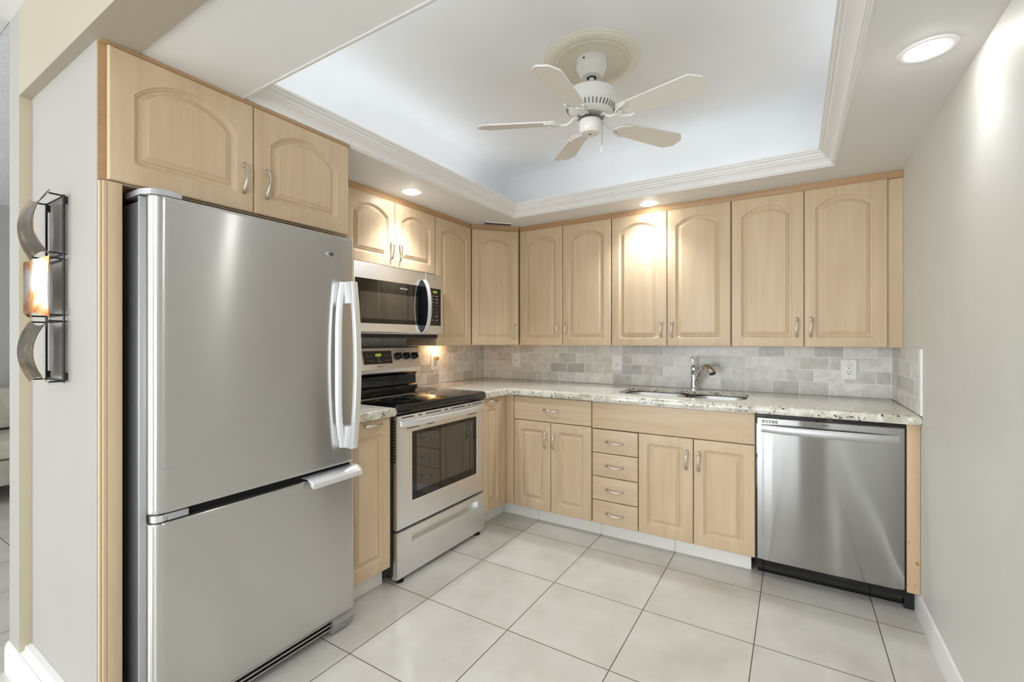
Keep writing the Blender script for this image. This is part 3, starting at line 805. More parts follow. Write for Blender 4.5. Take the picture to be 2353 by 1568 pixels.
# hinge covers, foot cover, grille, screws, badge
bm = bmesh.new()
skin_loops(bm, [[(x - ox, y - oy, z) for x, y in ((-1.80, 0.583), (-1.700, 0.583), (-1.665, 0.598), (-1.650, 0.625), (-1.6485, 0.675), (-1.668, 0.680), (-1.72, 0.66), (-1.80, 0.66))] for z in (1.7085, 1.726)])
finish(bm, 'hinge_cover', M['hinge_grey'], t)
bm = bmesh.new(); lathe(bm, [(0.020, -0.012), (0.024, -0.010), (0.024, 0.010), (0.020, 0.012)], (-1.672 - ox, 0.622 - oy, 0.717), 24)
box(bm, *fb(-1.705, -1.665, 0.60, 0.66, 0.709, 0.722), bev=0.002)
finish(bm, 'middle_hinge', M['chrome'], t)
bx('hinge_bracket', fb(-1.70, -1.649, 0.637, 0.695, 0.7065, 0.7265), M['hinge_grey'], t, 0.002)
bx('gasket', fb(-1.70, -1.672, 0.60, 1.34, 0.700, 0.734), M['dark_void'], t)
for y0, y1 in ((0.60, 0.71), (1.245, 1.350)):
    bm = bmesh.new()
    skin_loops(bm, [[(-1.78 - ox, y0 - oy, 0.012), (-1.665 - ox, y0 - oy, 0.012), (-1.652 - ox, y0 - oy, 0.05), (-1.668 - ox, y0 - oy, 0.076), (-1.78 - ox, y0 - oy, 0.078)],
                    [(-1.78 - ox, y1 - oy, 0.012), (-1.665 - ox, y1 - oy, 0.012), (-1.652 - ox, y1 - oy, 0.05), (-1.668 - ox, y1 - oy, 0.076), (-1.78 - ox, y1 - oy, 0.078)]])
    finish(bm, 'foot_cover', M['grey_plastic'], t)
bm = bmesh.new(); box(bm, *fb(-1.80, -1.675, 0.71, 1.245, 0.03, 0.078)); finish(bm, 'grille', M['dark_void'], t)
bm = bmesh.new()
for z in (0.033, 0.050, 0.067): box(bm, *fb(-1.678, -1.667, 0.70, 1.25, z, z + 0.006), bev=0.001)
finish(bm, 'grille_slats', M['steel_soft'], t)
for y in (0.66, 1.29):
    bm = bmesh.new(); lathe(bm, [(0.018, 0), (0.018, 0.03)], (-1.70 - ox, y - oy, 0.0), 14)
    finish(bm, 'levelling_foot', M['black_plastic'], t)
for z in (1.463, 0.859):
    bm = bmesh.new(); lathe(bm, [(0.006, 0), (0.006, 0.0015), (0.002, 0.0025)], (-1.6445 - ox, 0.636 - oy, z), 14, Matrix.Rotation(pi / 2, 4, 'Y'))
    finish(bm, 'screw', M['hinge_grey'], d1)
RY = Matrix.Rotation(pi / 2, 4, 'Z') @ Matrix.Rotation(pi / 2, 4, 'X')      # text/lathe plane turned to face +x
bm = bmesh.new()
E = [Vector((0.0225 * math.copysign(abs(cos(2 * pi * k / 28)) ** 1.15, cos(2 * pi * k / 28)), 0.0095 * sin(2 * pi * k / 28), 0)) for k in range(28)]
cB = Vector((-1.6432 - ox, 1.214 - oy, 1.622))
skin_loops(bm, [[cB + RY @ (v_ + Vector((0, 0, d))) for v_ in E] for d in (0, 0.002)] + [[cB + RY @ (v_ * 0.9 + Vector((0, 0, 0.003))) for v_ in E]])
badge = finish(bm, 'badge', M['chrome'], d1)
bm = bmesh.new()
skin_loops(bm, [[cB + RY @ (Vector((v_.x * 0.56 + 0.007, v_.y * 0.72, d))) for v_ in E] for d in (0.0025, 0.0036)])
finish(bm, 'badge_oval', M['black_gloss'], badge)
me = text_mesh('Amana', 0.0062, 0.0002); o = link(me, 'badge_lettering', M['print_white'], badge); o.matrix_local = Matrix.Translation(cB + RY @ Vector((0.007, 0, 0.0038))) @ RY

# ------------------------------------------------------------------ range
XG = -1.73
t = thing('electric_range', 'stainless freestanding electric range with black glass cooktop', 'range', (XG, 2.057, 0))
def gb(x0, x1, y0, y1, z0, z1): return (x0 - XG, x1 - XG, y0 - 2.057, y1 - 2.057, z0, z1)
def g3(x, y, z): return (x - XG, y - 2.057, z)
bx('body', gb(-2.395, -1.768, 1.6605, 2.4535, 0.035, 0.884), M['black_gloss'], t, 0.003)
for y in (1.72, 2.40):
    for x in (-1.757, -2.30):
        bm = bmesh.new(); lathe(bm, [(0.022, 0), (0.022, 0.008), (0.012, 0.012), (0.012, 0.0345)], g3(x, y, 0), 14)
        finish(bm, 'levelling_foot', M['black_plastic'], t)
# cooktop slab
bm = bmesh.new(); pts = rrect(1.6605, 2.4545, -2.335, -1.716, 0.012, 4)
skin_loops(bm, [[g3(x, y, z) for y, x in [(p[0] + (d if p[0] < 2 else -d), p[1] - (d if p[1] > -2 else 0)) for p in pts]] for d, z in ((0.006, 0.8835), (0.0, 0.890), (0.0, 0.910), (0.003, 0.921), (0.012, 0.9275))])
ct = finish(bm, 'cooktop', M['black_glass'], t, smooth=0.6)
for (x, y, r) in ((-1.90, 1.86, 0.115), (-1.90, 2.26, 0.085), (-2.18, 1.87, 0.075), (-2.18, 2.25, 0.10)):
    bm = bmesh.new()
    for rr_ in (r, r * 0.62):
        rings = [[bm.verts.new(g3(x + q * cos(2 * pi * k / 48), y + q * sin(2 * pi * k / 48), 0.92795)) for k in range(48)] for q in (rr_, rr_ - 0.0016)]
        for k in range(48): bm.faces.new((rings[0][k], rings[0][(k + 1) % 48], rings[1][(k + 1) % 48], rings[1][k]))
    finish(bm, 'burner_ring', M['print_grey'], ct)
# backguard: black riser and tilted steel console
bm = bmesh.new(); P = [(-2.395, 0.90), (-2.320, 0.90), (-2.325, 0.945), (-2.338, 0.955), (-2.340, 1.020), (-2.325, 1.040), (-2.395, 1.040)]
skin_loops(bm, [[g3(x, y, z) for x, z in P] for y in (1.668, 2.448)])
finish(bm, 'riser', M['black_gloss'], t)
bm = bmesh.new(); P = [(-2.395, 1.040), (-2.305, 1.040), (-2.297, 1.048), (-2.295, 1.072), (-2.298, 1.078), (-2.324, 1.210), (-2.328, 1.2145), (-2.395, 1.2145)]
skin_loops(bm, [[g3(x, y, z) for x, z in P] for y in (1.661, 2.455)])
cons = finish(bm, 'control_console', M['steel_light'], t, smooth=0.4)
bx('console_top', gb(-2.398, -2.326, 1.660, 2.456, 1.2145, 1.2185), M['black_plastic'], t)
tilt = math.atan2(0.026, 0.132)
CM = Matrix.Translation(g3(-2.311, 0, 1.144)) @ Matrix.Rotation(-tilt, 4, 'Y') @ RY     # local x -> +y, local y -> up the slope, local z -> out
def on_console(bm, u0, u1, v0, v1, d, r=0.004):
    pts = rrect(u0, u1, v0, v1, r, 4)
    skin_loops(bm, [[CM @ Vector((a, b, e)) for a, b in pts] for e in (0.0, d)])
bm = bmesh.new(); on_console(bm, 1.944, 2.196, -0.043, 0.053, 0.002, 0.008); pf = finish(bm, 'display_bezel', M['steel_soft'], cons)
bm = bmesh.new(); on_console(bm, 1.950, 2.190, -0.038, 0.048, 0.0035, 0.006); pn = finish(bm, 'display_panel', M['black_gloss'], cons)
o = link(text_mesh('10:01', 0.026, 0.0001), 'clock_digits', M['led_green'], pn); o.matrix_local = CM @ Matrix.Translation((2.073, 0.020, 0.004))
k_ = 0
for u, v_, s in ((1.985, 0.016, 'Bake'), (2.012, 0.016, 'Broil'), (1.990, -0.016, 'Warm'), (2.018, -0.016, 'Clean'), (2.072, -0.002, 'Oven'), (2.072, -0.013, 'Timer'), (2.078, -0.022, 'Start Time'), (2.112, 0.018, '^'), (2.136, 0.018, 'Timer'), (2.166, 0.018, 'Clock'), (2.116, -0.014, 'v'), (2.142, -0.016, 'Start'), (2.168, -0.016, 'Off')):
    o = link(text_mesh(s, 0.0085, 0.0001), 'button_lettering', M['print_white'], pn); o.matrix_local = CM @ Matrix.Translation((u, v_, 0.004))
o = link(text_mesh('FRIGIDAIRE', 0.0115, 0.0002), 'brand_lettering', M['print_grey'], cons); o.matrix_local = CM @ Matrix.Translation((2.085, -0.055, 0.0004))
for u in (1.715, 1.795, 2.246, 2.324, 2.402):
    bm = bmesh.new()
    lathe(bm, [(0.026, 0), (0.026, 0.004), (0.022, 0.006), (0.0205, 0.026), (0.018, 0.029)], (0, 0, 0), 28)
    box(bm, -0.0065, 0.0065, -0.022, 0.022, 0.024, 0.037, 0.003)
    bmesh.ops.transform(bm, matrix=CM @ Matrix.Translation((u, 0.008, 0)), verts=bm.verts)
    kb = finish(bm, 'knob', M['black_gloss'], cons)
    bm = bmesh.new(); box(bm, -0.0012, 0.0012, 0.004, 0.021, 0.0368, 0.0374); bmesh.ops.transform(bm, matrix=CM @ Matrix.Translation((u, 0.008, 0)), verts=bm.verts)
    finish(bm, 'pointer', M['print_white'], kb)
# oven door
bm = bmesh.new()
outer_ = [(1.676, 0.2800), (2.444, 0.2800), (2.444, 0.8715), (1.676, 0.8715)]
def yz(P, x): return [g3(x, a, b) for a, b in P]
def ins(P, d): return [(P[0][0] + d, P[0][1] + d), (P[1][0] - d, P[1][1] + d), (P[2][0] - d, P[2][1] - d), (P[3][0] + d, P[3][1] - d)]
win = [(1.785, 0.405), (2.369, 0.405), (2.369, 0.778), (1.785, 0.778)]
rings = skin_loops(bm, [yz(outer_, -1.766), yz(outer_, -1.736), yz(ins(outer_, 0.002), -1.731), yz(ins(outer_, 0.006), -1.730)], True, False)
wr = skin_loops(bm, [yz(win, -1.730), yz(ins(win, 0.003), -1.733)], False, False)
fill_between(bm, rings[-1], wr[0])
od = finish(bm, 'oven_door', M['steel_light'], t, smooth=0.4)
bx('oven_window', gb(-1.745, -1.7327, 1.787, 2.367, 0.407, 0.776), M['black_glass'], od)
bx('window_pane', gb(-1.740, -1.7322, 1.822, 2.330, 0.452, 0.755), M['window_tint'], od)
bm = bmesh.new(); L = []
for i in range(17):
    q = -1 + 2 * i / 16; y = 2.064 + 0.362 * q; x = -1.727 + 0.040 * (1 - abs(q) ** 3)
    L.append([g3(x - 0.008, y, 0.815), g3(x + 0.001, y, 0.813), g3(x + 0.005, y, 0.820), g3(x + 0.004, y, 0.842), g3(x - 0.001, y, 0.846), g3(x - 0.009, y, 0.843)])
skin_loops(bm, L)
finish(bm, 'oven_handle', M['handle_silver'], od, smooth=0.8)
bm = bmesh.new()
for (a, b) in ((1.71, 1.80), (1.83, 1.86), (1.89, 2.02), (2.05, 2.08), (2.11, 2.24), (2.27, 2.30), (2.32, 2.42)): box(bm, *gb(-1.7305, -1.7295, a, b, 0.855, 0.8605))
finish(bm, 'vent_slots', M['slot_black'], od)
bm = bmesh.new()
for (a, b) in ((1.745, 1.84), (2.27, 2.36), (1.90, 1.96)): box(bm, *gb(-1.7305, -1.7295, a, b, 0.796, 0.800))
finish(bm, 'vent_slots', M['slot_black'], od)
bm = bmesh.new()
for k in range(14): box(bm, *gb(-1.764, -1.740, 1.6752, 1.6762, 0.63 + 0.016 * k, 0.638 + 0.016 * k))
finish(bm, 'side_vents', M['slot_black'], od)
# storage drawer with recessed pull
bm = bmesh.new()
outer_ = [(1.676, 0.026), (2.4505, 0.026), (2.4505, 0.266), (1.676, 0.266)]; win = [(1.781, 0.192), (2.374, 0.192), (2.374, 0.230), (1.781, 0.230)]
rings = skin_loops(bm, [yz(outer_, -1.766), yz(outer_, -1.736), yz(ins(outer_, 0.002), -1.731), yz(ins(outer_, 0.006), -1.730)], True, False)
wr = skin_loops(bm, [yz(win, -1.730), yz(ins(win, 0.002), -1.736), yz(ins(win, 0.004), -1.762)], False, True)
fill_between(bm, rings[-1], wr[0])
finish(bm, 'storage_drawer', M['steel_light'], t, smooth=0.4)

# ------------------------------------------------------------------ microwave
XM = -2.055
t = thing('microwave_oven', 'stainless over-the-range microwave oven under the short wall cabinet', 'microwave', (XM, 2.038, 1.308))
def mb_(x0, x1, y0, y1, z0, z1): return (x0 - XM, x1 - XM, y0 - 2.038, y1 - 2.038, z0 - 1.308, z1 - 1.308)
def m3(x, y, z): return (x - XM, y - 2.038, z - 1.308)
bx('body', mb_(-2.404, -2.085, 1.662, 2.4165, 1.300, 1.700), M['steel_flat'], t, 0.002)
bx('bottom_plate', mb_(-2.395, -2.10, 1.67, 2.412, 1.278, 1.2995), M['black_plastic'], t)
for (a, b, c, d) in ((1.80, 1.95, -2.20, -2.15), (2.16, 2.30, -2.22, -2.16)):
    bx('lamp_cover', mb_(c, d, a, b, 1.2745, 1.2785), M['grey_plastic'], t)
def mface(name, y0, y1):
    P = [(y0, 1.308), (y1, 1.308), (y1, 1.7035), (y0, 1.7035)]
    bm = bmesh.new()
    f_ = lambda Q, x: [m3(x, a, b) for a, b in Q]
    skin_loops(bm, [f_(P, -2.0845), f_(P, -2.060), f_(ins(P, 0.0015), -2.0565), f_(ins(P, 0.004), -2.055)])
    return finish(bm, name, M['steel_light'], t, smooth=0.4)
md = mface('microwave_door', 1.660, 2.2445); mc = mface('control_fascia', 2.2465, 2.419)
bx('door_glass', mb_(-2.060, -2.0538, 1.679, 2.243, 1.360, 1.613), M['black_glass'], md)
bx('door_window', mb_(-2.056, -2.0533, 1.712, 2.172, 1.387, 1.540), M['window_tint'], md)
bx('control_panel', mb_(-2.060, -2.0538, 2.248, 2.392, 1.360, 1.609), M['black_glass'], mc)
MM = lambda y, z, d=0.0015: Matrix.Translation(m3(-2.055 + d, y, z)) @ RY
o = link(text_mesh('FRIGIDAIRE', 0.0125, 0.0002), 'brand_lettering', M['print_white'], md); o.matrix_local = MM(2.045, 1.579)
o = link(text_mesh('10:01', 0.021, 0.0001), 'clock_digits', M['led_green'], mc); o.matrix_local = MM(2.334, 1.585)
rowz = [1.557, 1.537, 1.516, 1.494, 1.470, 1.446, 1.422, 1.397]
rows_t = [('Auto', 'Potato'), ('Melt', 'Popcorn'), ('Cook', 'Reheat'), ('1', '2'), ('4', '5'), ('7', '8'), ('0', 'START'), ('Vent', 'Light')]
for z, (a, b) in zip(rowz, rows_t):
    for y, s in ((2.312, a), (2.352, b)):
        o = link(text_mesh(s, 0.0105 if len(s) < 2 else 0.0085, 0.0001), 'key_lettering', M['print_white'], mc); o.matrix_local = MM(y, z)
# bow handle: bright arc outside, black inside face, chrome ends
bm = bmesh.new(); L = []
for i in range(25):
    q = -1 + 2 * i / 24; z = 1.482 + 0.172 * q; x = -2.050 + 0.062 * math.sqrt(max(0, 1 - q * q * 0.96)) ; 
    L.append([m3(x - 0.010, 2.204, z), m3(x, 2.203, z), m3(x + 0.004, 2.208, z), m3(x + 0.004, 2.226, z), m3(x, 2.231, z), m3(x - 0.010, 2.230, z)])
skin_loops(bm, L)
h = finish(bm, 'handle', M['handle_silver'], md, smooth=0.8)
bm = bmesh.new(); L = []
for i in range(25):
    q = -1 + 2 * i / 24; z = 1.482 + 0.165 * q; x = -2.050 + 0.058 * math.sqrt(max(0, 1 - q * q * 0.96))
    L.append([m3(-2.0535, 2.206, z), m3(x - 0.009, 2.206, z), m3(x - 0.009, 2.228, z), m3(-2.0535, 2.228, z)])
skin_loops(bm, L)
finish(bm, 'handle_core', M['black_gloss'], h, smooth=0.8)

# ------------------------------------------------------------------ dishwasher
t = thing('dishwasher', 'stainless dishwasher with a bowed bar handle next to the right wall', 'dishwasher', (0.133, 2.76, 0))
def db(x0, x1, y0, y1, z0, z1): return (x0 - 0.133, x1 - 0.133, y0 - 2.76, y1 - 2.76, z0, z1)
bx('tub', db(-0.173, 0.439, 2.768, 3.35, 0.09, 0.8715), M['black_plastic'], t)
bx('frame', db(-0.1735, 0.4395, 2.752, 2.7675, 0.10, 0.8715), M['black_gloss'], t, 0.002)
bm = bmesh.new(); N = 16; L = []
for i in range(N + 1):
    q = i / N; x = -0.166 + 0.599 * q; e = -0.010 * (1 - min(1, q / 0.18)) ** 2
    dd = 0.0025 if i in (0, N) else 0
    y = 2.7405 + dd - 0.003 * sin(pi * q)
    L.append([(x - 0.133, 2.758 - 2.76, 0.106), (x - 0.133, y - 2.76, 0.106 + dd), (x - 0.133, y - 2.76, 0.852), (x - 0.133, y + 0.004 - 2.76, 0.858), (x - 0.133, 2.758 - 2.76, 0.858)])
skin_loops(bm, L)
dd_ = finish(bm, 'dishwasher_door', M['steel_x'], t, smooth=0.5)
bm = bmesh.new(); L = []
for i in range(17):
    q = -1 + 2 * i / 16; x = 0.133 + 0.281 * q; y = 2.734 - 0.030 * (1 - abs(q) ** 2.6)
    L.append([(x - 0.133, y + 0.010 - 2.76, 0.781), (x - 0.133, y + 0.001 - 2.76, 0.779), (x - 0.133, y - 0.003 - 2.76, 0.783), (x - 0.133, y - 0.003 - 2.76, 0.815), (x - 0.133, y + 0.001 - 2.76, 0.820), (x - 0.133, y + 0.010 - 2.76, 0.818)])
skin_loops(bm, L)
finish(bm, 'bar_handle', M['bar_steel'], dd_, smooth=0.8)
bm = bmesh.new()
for k in range(5):
    for z in (0.830, 0.838): box(bm, *db(-0.1435 + 0.0145 * k, -0.1315 + 0.0145 * k, 2.7388, 2.7412, z, z + 0.0045))
finish(bm, 'vent_slots', M['slot_black'], dd_)
bx('indicator_light', db(0.120, 0.144, 2.7362, 2.739, 0.8375, 0.841), M['slot_black'], dd_)
bm = bmesh.new(); P = [(2.745, 0.104), (2.752, 0.080), (2.775, 0.055), (2.795, 0.045), (2.830, 0.015), (2.835, 0.002), (2.87, 0.002), (2.87, 0.104)]
skin_loops(bm, [[(x - 0.133, a - 2.76, b) for a, b in P] for x in (-0.170, 0.437)])
finish(bm, 'kick_plate', M['black_gloss'], t)
o = bx('bare_bracket', (0.440, 0.4765, 2.80, 2.88, 0.0, 0.095), M['black_plastic'], None)
o.name = 'mounting_bracket'; tag(o, 'small dark metal bracket on the floor below the chipped filler panel', 'bracket')

# ------------------------------------------------------------------ ceiling lights and vent
def downlight(x, y, z, label, watts, aim=(0, 0), group='recessed ceiling lights', size=122, blend=0.95):
    t = thing('recessed_light', label, 'light', (x, y, z - 0.0005), 0, group)
    bm = bmesh.new(); lathe(bm, [(0.046, 0.0), (0.046, -0.0035), (0.053, -0.0045), (0.066, -0.003), (0.068, 0.0)], seg=40, cap=False); finish(bm, 'trim_ring', M['white_plastic'], t)
    bm = bmesh.new(); lathe(bm, [(0.0465, -0.0005), (0.046, -0.003), (0.040, -0.0085), (0.028, -0.0115), (0.012, -0.013)], seg=40); finish(bm, 'lens', M['lamp_lens'], t)
    d = bpy.data.lights.new('downlight', 'SPOT'); d.energy = watts; d.color = WARM; d.spot_size = R(size); d.spot_blend = blend; d.shadow_soft_size = 0.045
    o = bpy.data.objects.new('downlight', d); COL.objects.link(o); o.location = (x, y, z - 0.05)
    o.rotation_euler = Vector((aim[0], aim[1], -1)).to_track_quat('-Z', 'Y').to_euler()
downlight(-1.975, 2.03, ZS, 'round recessed ceiling light in front of the cabinet over the microwave', 34, (0.14, 0.02), size=120, blend=1.0)
downlight(-0.815, 3.03, ZS, 'round recessed ceiling light in front of the wall cabinets over the sink', 30, (-0.10, -0.08), size=122, blend=1.0)
downlight(0.350, 1.88, ZS, 'round recessed ceiling light close to the plain right wall', 3.5, (-0.1, 0))
downlight(0.350, 0.757, ZS, 'unseen recessed fill light added close to the right wall, nearest the hall', 5)  # out-of-view can added to raise the ambient light
downlight(-0.45, 0.757, ZS, 'unseen recessed fill light added in the soffit in front of the tray ceiling', 5)  # extra can outside the frame, added as soft fill
downlight(0.350, -0.55, ZL, 'round recessed hall ceiling light beside the right wall', 5)
downlight(-1.4, -0.9, ZL, 'unseen recessed fill light added in the hall, away from the walls', 5)  # hall can added behind the camera for more fill
t = thing('air_vent', 'white slotted air vent in the soffit over the corner cabinet', 'vent', (P0.x + cos(ang) * 0.195 - nrm.x * 0.060, P0.y + sin(ang) * 0.195 - nrm.y * 0.060, ZS - 0.0005), ang)
W2, D2 = 0.127, 0.040
bm = bmesh.new()
for d in ((-W2, W2, -D2, -D2 + 0.012), (-W2, W2, D2 - 0.008, D2), (-W2, -W2 + 0.022, -D2, D2), (W2 - 0.022, W2, -D2, D2)): box(bm, *d, -0.007, 0, 0.002, 1)
finish(bm, 'frame', M['white_plastic'], t)
bx('duct', (-W2 + 0.02, W2 - 0.02, -D2 + 0.010, D2 - 0.007, -0.0015, 0), M['dark_void'], t)
for k in range(3):
    bm = bmesh.new(); y = -0.024 + 0.016 * k
    skin_loops(bm, [[(x, y, -0.001), (x, y + 0.002, -0.001), (x, y + 0.014, -0.0085), (x, y + 0.012, -0.0085)] for x in (-W2 + 0.021, W2 - 0.021)])
    finish(bm, 'louvre', M['case_grey'], t)

# ------------------------------------------------------------------ ceiling medallion and fan
CX, CY = -0.772, 1.925
bm = bmesh.new()
lathe(bm, [(0.214, 0), (0.214, -0.006), (0.209, -0.010), (0.205, -0.010), (0.203, -0.014), (0.190, -0.020), (0.172, -0.019), (0.163, -0.012), (0.158, -0.013), (0.154, -0.018), (0.150, -0.012), (0.146, -0.006), (0.03, -0.006)], (CX, CY, ZT - 0.0005), 72)
o = finish(bm, 'ceiling_medallion', M['medallion_cream'], smooth=0.5); tag(o, 'round cream moulded ceiling medallion above the fan', 'medallion')
t = thing('ceiling_fan', 'white five blade ceiling fan with pull chain in the tray ceiling', 'fan', (CX, CY, ZT - 0.0066))
ZC = -0.0  # local z is below the medallion
bm = bmesh.new(); lathe(bm, [(0.070, 0), (0.070, -0.030), (0.068, -0.036), (0.064, -0.040), (0.054, -0.064), (0.043, -0.074), (0.022, -0.076), (0.022, -0.070), (0.015, -0.068)], seg=40); can = finish(bm, 'canopy', M['white_gloss'], t, smooth=0.5)
bm = bmesh.new(); lathe(bm, [(0.021, -0.0745), (0.021, -0.0775), (0.014, -0.0775)], seg=30); finish(bm, 'canopy_collar', M['black_plastic'], can)
for a in (0.6, 2.7, 4.6):
    bm = bmesh.new(); lathe(bm, [(0.004, 0), (0.004, 0.003)], (0.070 * cos(a), 0.070 * sin(a), -0.018), 10, Matrix.Rotation(a, 4, 'Z') @ Matrix.Rotation(pi / 2, 4, 'Y')); finish(bm, 'canopy_screw', M['slot_black'], can)
TA = R(3.6); tax = Vector((cos(R(-40) + pi / 2), sin(R(-40) + pi / 2), 0))
TM = Matrix.Translation((0, 0, -0.07)) @ Matrix.Rotation(TA, 4, tax) @ Matrix.Translation((0, 0, 0.07))
def fin_t(bm, name, mat, parent, smooth=0.6):
    bmesh.ops.transform(bm, matrix=TM, verts=bm.verts); return finish(bm, name, mat, parent, smooth=smooth)
bm = bmesh.new(); lathe(bm, [(0.0115, -0.066), (0.0115, -0.135)], seg=20); fin_t(bm, 'downrod', M['white_gloss'], t)
bm = bmesh.new()
lathe(bm, [(0.013, -0.118), (0.036, -0.120), (0.074, -0.124), (0.099, -0.132), (0.112, -0.144), (0.116, -0.158), (0.116, -0.188), (0.113, -0.193), (0.115, -0.196), (0.111, -0.204), (0.101, -0.221), (0.092, -0.232), (0.080, -0.238), (0.062, -0.240), (0.020, -0.240)], seg=56)
mot = fin_t(bm, 'motor_housing', M['white_gloss'], t, 0.5)
bm = bmesh.new()
for k in range(40):
    a = 2 * pi * k / 40; q = Matrix.Rotation(a, 4, 'Z')
    vs = [q @ Vector(p) for p in ((0.1108, -0.0016, -0.2060), (0.1108, 0.0016, -0.2060), (0.0994, 0.0016, -0.2245), (0.0994, -0.0016, -0.2245))]
    vs2 = [q @ (Vector(p) + Vector((-0.003, 0, 0.001))) for p in ((0.1108, -0.0016, -0.2060), (0.1108, 0.0016, -0.2060), (0.0994, 0.0016, -0.2245), (0.0994, -0.0016, -0.2245))]
    vs = [v_ + (q @ Vector((0.0008, 0, -0.0003))) for v_ in vs]
    skin_loops(bm, [vs2, vs])
fin_t(bm, 'vent_slots', M['slot_black'], mot)
bm = bmesh.new(); lathe(bm, [(0.012, -0.236), (0.012, -0.262)], seg=20); fin_t(bm, 'shaft', M['black_plastic'], t)
bm = bmesh.new(); lathe(bm, [(0.030, -0.2415), (0.060, -0.2415), (0.060, -0.249), (0.030, -0.249)], seg=40); fin_t(bm, 'flywheel', M['grey_plastic'], t)
bm = bmesh.new(); lathe(bm, [(0.030, -0.258), (0.046, -0.260), (0.050, -0.266), (0.050, -0.296), (0.047, -0.310), (0.040, -0.318), (0.008, -0.320)], seg=44); cup = fin_t(bm, 'switch_housing', M['white_gloss'], t)
bm = bmesh.new(); box(bm, -0.006, 0.006, -0.003, 0.003, -0.3215, -0.3195); fin_t(bm, 'switch', M['slot_black'], cup)
bm = bmesh.new(); px, py = 0.048 * cos(0.5), 0.048 * sin(0.5)
rod(bm, [(px - 0.004, py, -0.272), (px + 0.006, py, -0.273), (px + 0.007, py, -0.280), (px + 0.007, py, -0.372)], 0.0012, 6)
ch = fin_t(bm, 'pull_chain', M['print_grey'], t)
bm = bmesh.new(); lathe(bm, [(0.0015, -0.370), (0.0045, -0.382), (0.0065, -0.395), (0.0055, -0.404), (0.002, -0.408)], (px + 0.007, py, 0), 16); fin_t(bm, 'chain_fob', M['white_gloss'], ch)
for k in range(5):
    th = R(-87.0) - k * 2 * pi / 5
    Bm = Matrix.Rotation(th, 4, 'Z') @ Matrix.Translation((0, 0, -0.268)) @ Matrix.Rotation(R(-12), 4, 'X')
    out = []
    hw0, hw1, r0, r1 = 0.045, 0.062, 0.150, 0.522
    out = [(r0, -hw0 * 0.75), (r0 + 0.012, -hw0), (r1 - 0.045, -hw1), (r1 - 0.036, -hw1 * 0.97), (r1 - 0.004, -hw1 * 0.50), (r1, -hw1 * 0.40), (r1, hw1 * 0.40), (r1 - 0.004, hw1 * 0.50), (r1 - 0.036, hw1 * 0.97), (r1 - 0.045, hw1), (r0 + 0.012, hw0), (r0, hw0 * 0.75)]
    bm = bmesh.new(); skin_loops(bm, [[(x, y, z) for x, y in out] for z in (0.0, 0.006)])
    bmesh.ops.transform(bm, matrix=Bm, verts=bm.verts); b_ = fin_t(bm, 'blade', M['blade_paint'], t, 0.4)
    bm = bmesh.new()
    rod(bm, [(0.052, 0, 0.022), (0.072, 0, 0.020), (0.090, 0, 0.004), (0.108, 0, -0.006), (0.132, 0, -0.0055), (0.148, 0, -0.004)], 0.0062, 8)
    for s in (-1, 1):
        rod(bm, [(0.134, 0, -0.005), (0.150, 0.022 * s, -0.004), (0.172, 0.036 * s, -0.004), (0.198, 0.040 * s, -0.004)], 0.0050, 8)
        rod(bm, [(0.140, 0, -0.005), (0.162, 0.014 * s, -0.004), (0.176, 0.032 * s, -0.004)], 0.0038, 8)
        lathe(bm, [(0.0075, -0.007), (0.0075, 0.0)], (0.200, 0.040 * s, -0.001), 12)
    lathe(bm, [(0.010, -0.007), (0.010, 0.0)], (0.160, 0, -0.001), 12)
    bmesh.ops.transform(bm, matrix=Bm, verts=bm.verts); fin_t(bm, 'blade_bracket', M['white_gloss'], b_)

# ------------------------------------------------------------------ wall plates (local frame: x across, front towards -y)
def plate(name, label, loc, rz, cat, h=0.123, w=0.080):
    t = thing(name, label, cat, loc, rz, None)
    bm = bmesh.new(); P = lambda i, y: [(-w / 2 + i, y, -h / 2 + i), (w / 2 - i, y, -h / 2 + i), (w / 2 - i, y, h / 2 - i), (-w / 2 + i, y, h / 2 - i)]
    skin_loops(bm, [P(0, 0), P(0, -0.002), P(0.003, -0.0055)]); finish(bm, 'cover_plate', M['white_plastic'], t)
    return t
def receptacle(t, zc, dz=0.013):
    bm = bmesh.new(); lathe(bm, [(0.003, 0), (0.003, 0.0006)], (0, -0.0092, zc - dz * 0.75), 10, Matrix.Rotation(pi / 2, 4, 'X'))
    for s in (-1, 1): box(bm, s * 0.0065 - 0.0011, s * 0.0065 + 0.0011, -0.0098, -0.0088, zc - 0.001, zc + 0.008)
    finish(bm, 'slots', M['slot_black'], t)
YP = YB - 0.0102
def screws(t, zs):
    bm = bmesh.new()
    for z in zs: lathe(bm, [(0.0028, 0), (0.0028, 0.0008)], (0, -0.0052, z), 10, Matrix.Rotation(pi / 2, 4, 'X'))
    finish(bm, 'screw', M['hinge_grey'], t)
t = plate('wall_jack', 'white phone jack plate left of the light switch, near the tiled corner', (-2.063, YP, 1.088), 0, 'wall jack')
bx('jack', (-0.008, 0.008, -0.0075, -0.005, -0.012, 0.012), M['white_plastic'], t, 0.001); bx('jack_socket', (-0.004, 0.004, -0.0085, -0.0072, -0.008, 0.006), M['gold_label'], t)
t = plate('switch_outlet', 'white combination light switch and outlet plate left of the faucet', (-1.157, YP, 1.090), 0, 'outlet')
bx('rocker', (-0.017, 0.017, -0.0095, -0.005, 0.001, 0.034), M['white_plastic'], t, 0.002); bx('outlet_face', (-0.017, 0.017, -0.0090, -0.005, -0.036, -0.001), M['white_plastic'], t, 0.001)
receptacle(t, -0.016); screws(t, (0.05, -0.05))
t = plate('wall_outlet', 'white double outlet on the backsplash above the dishwasher', (0.2785, YP, 1.086), 0, 'outlet')
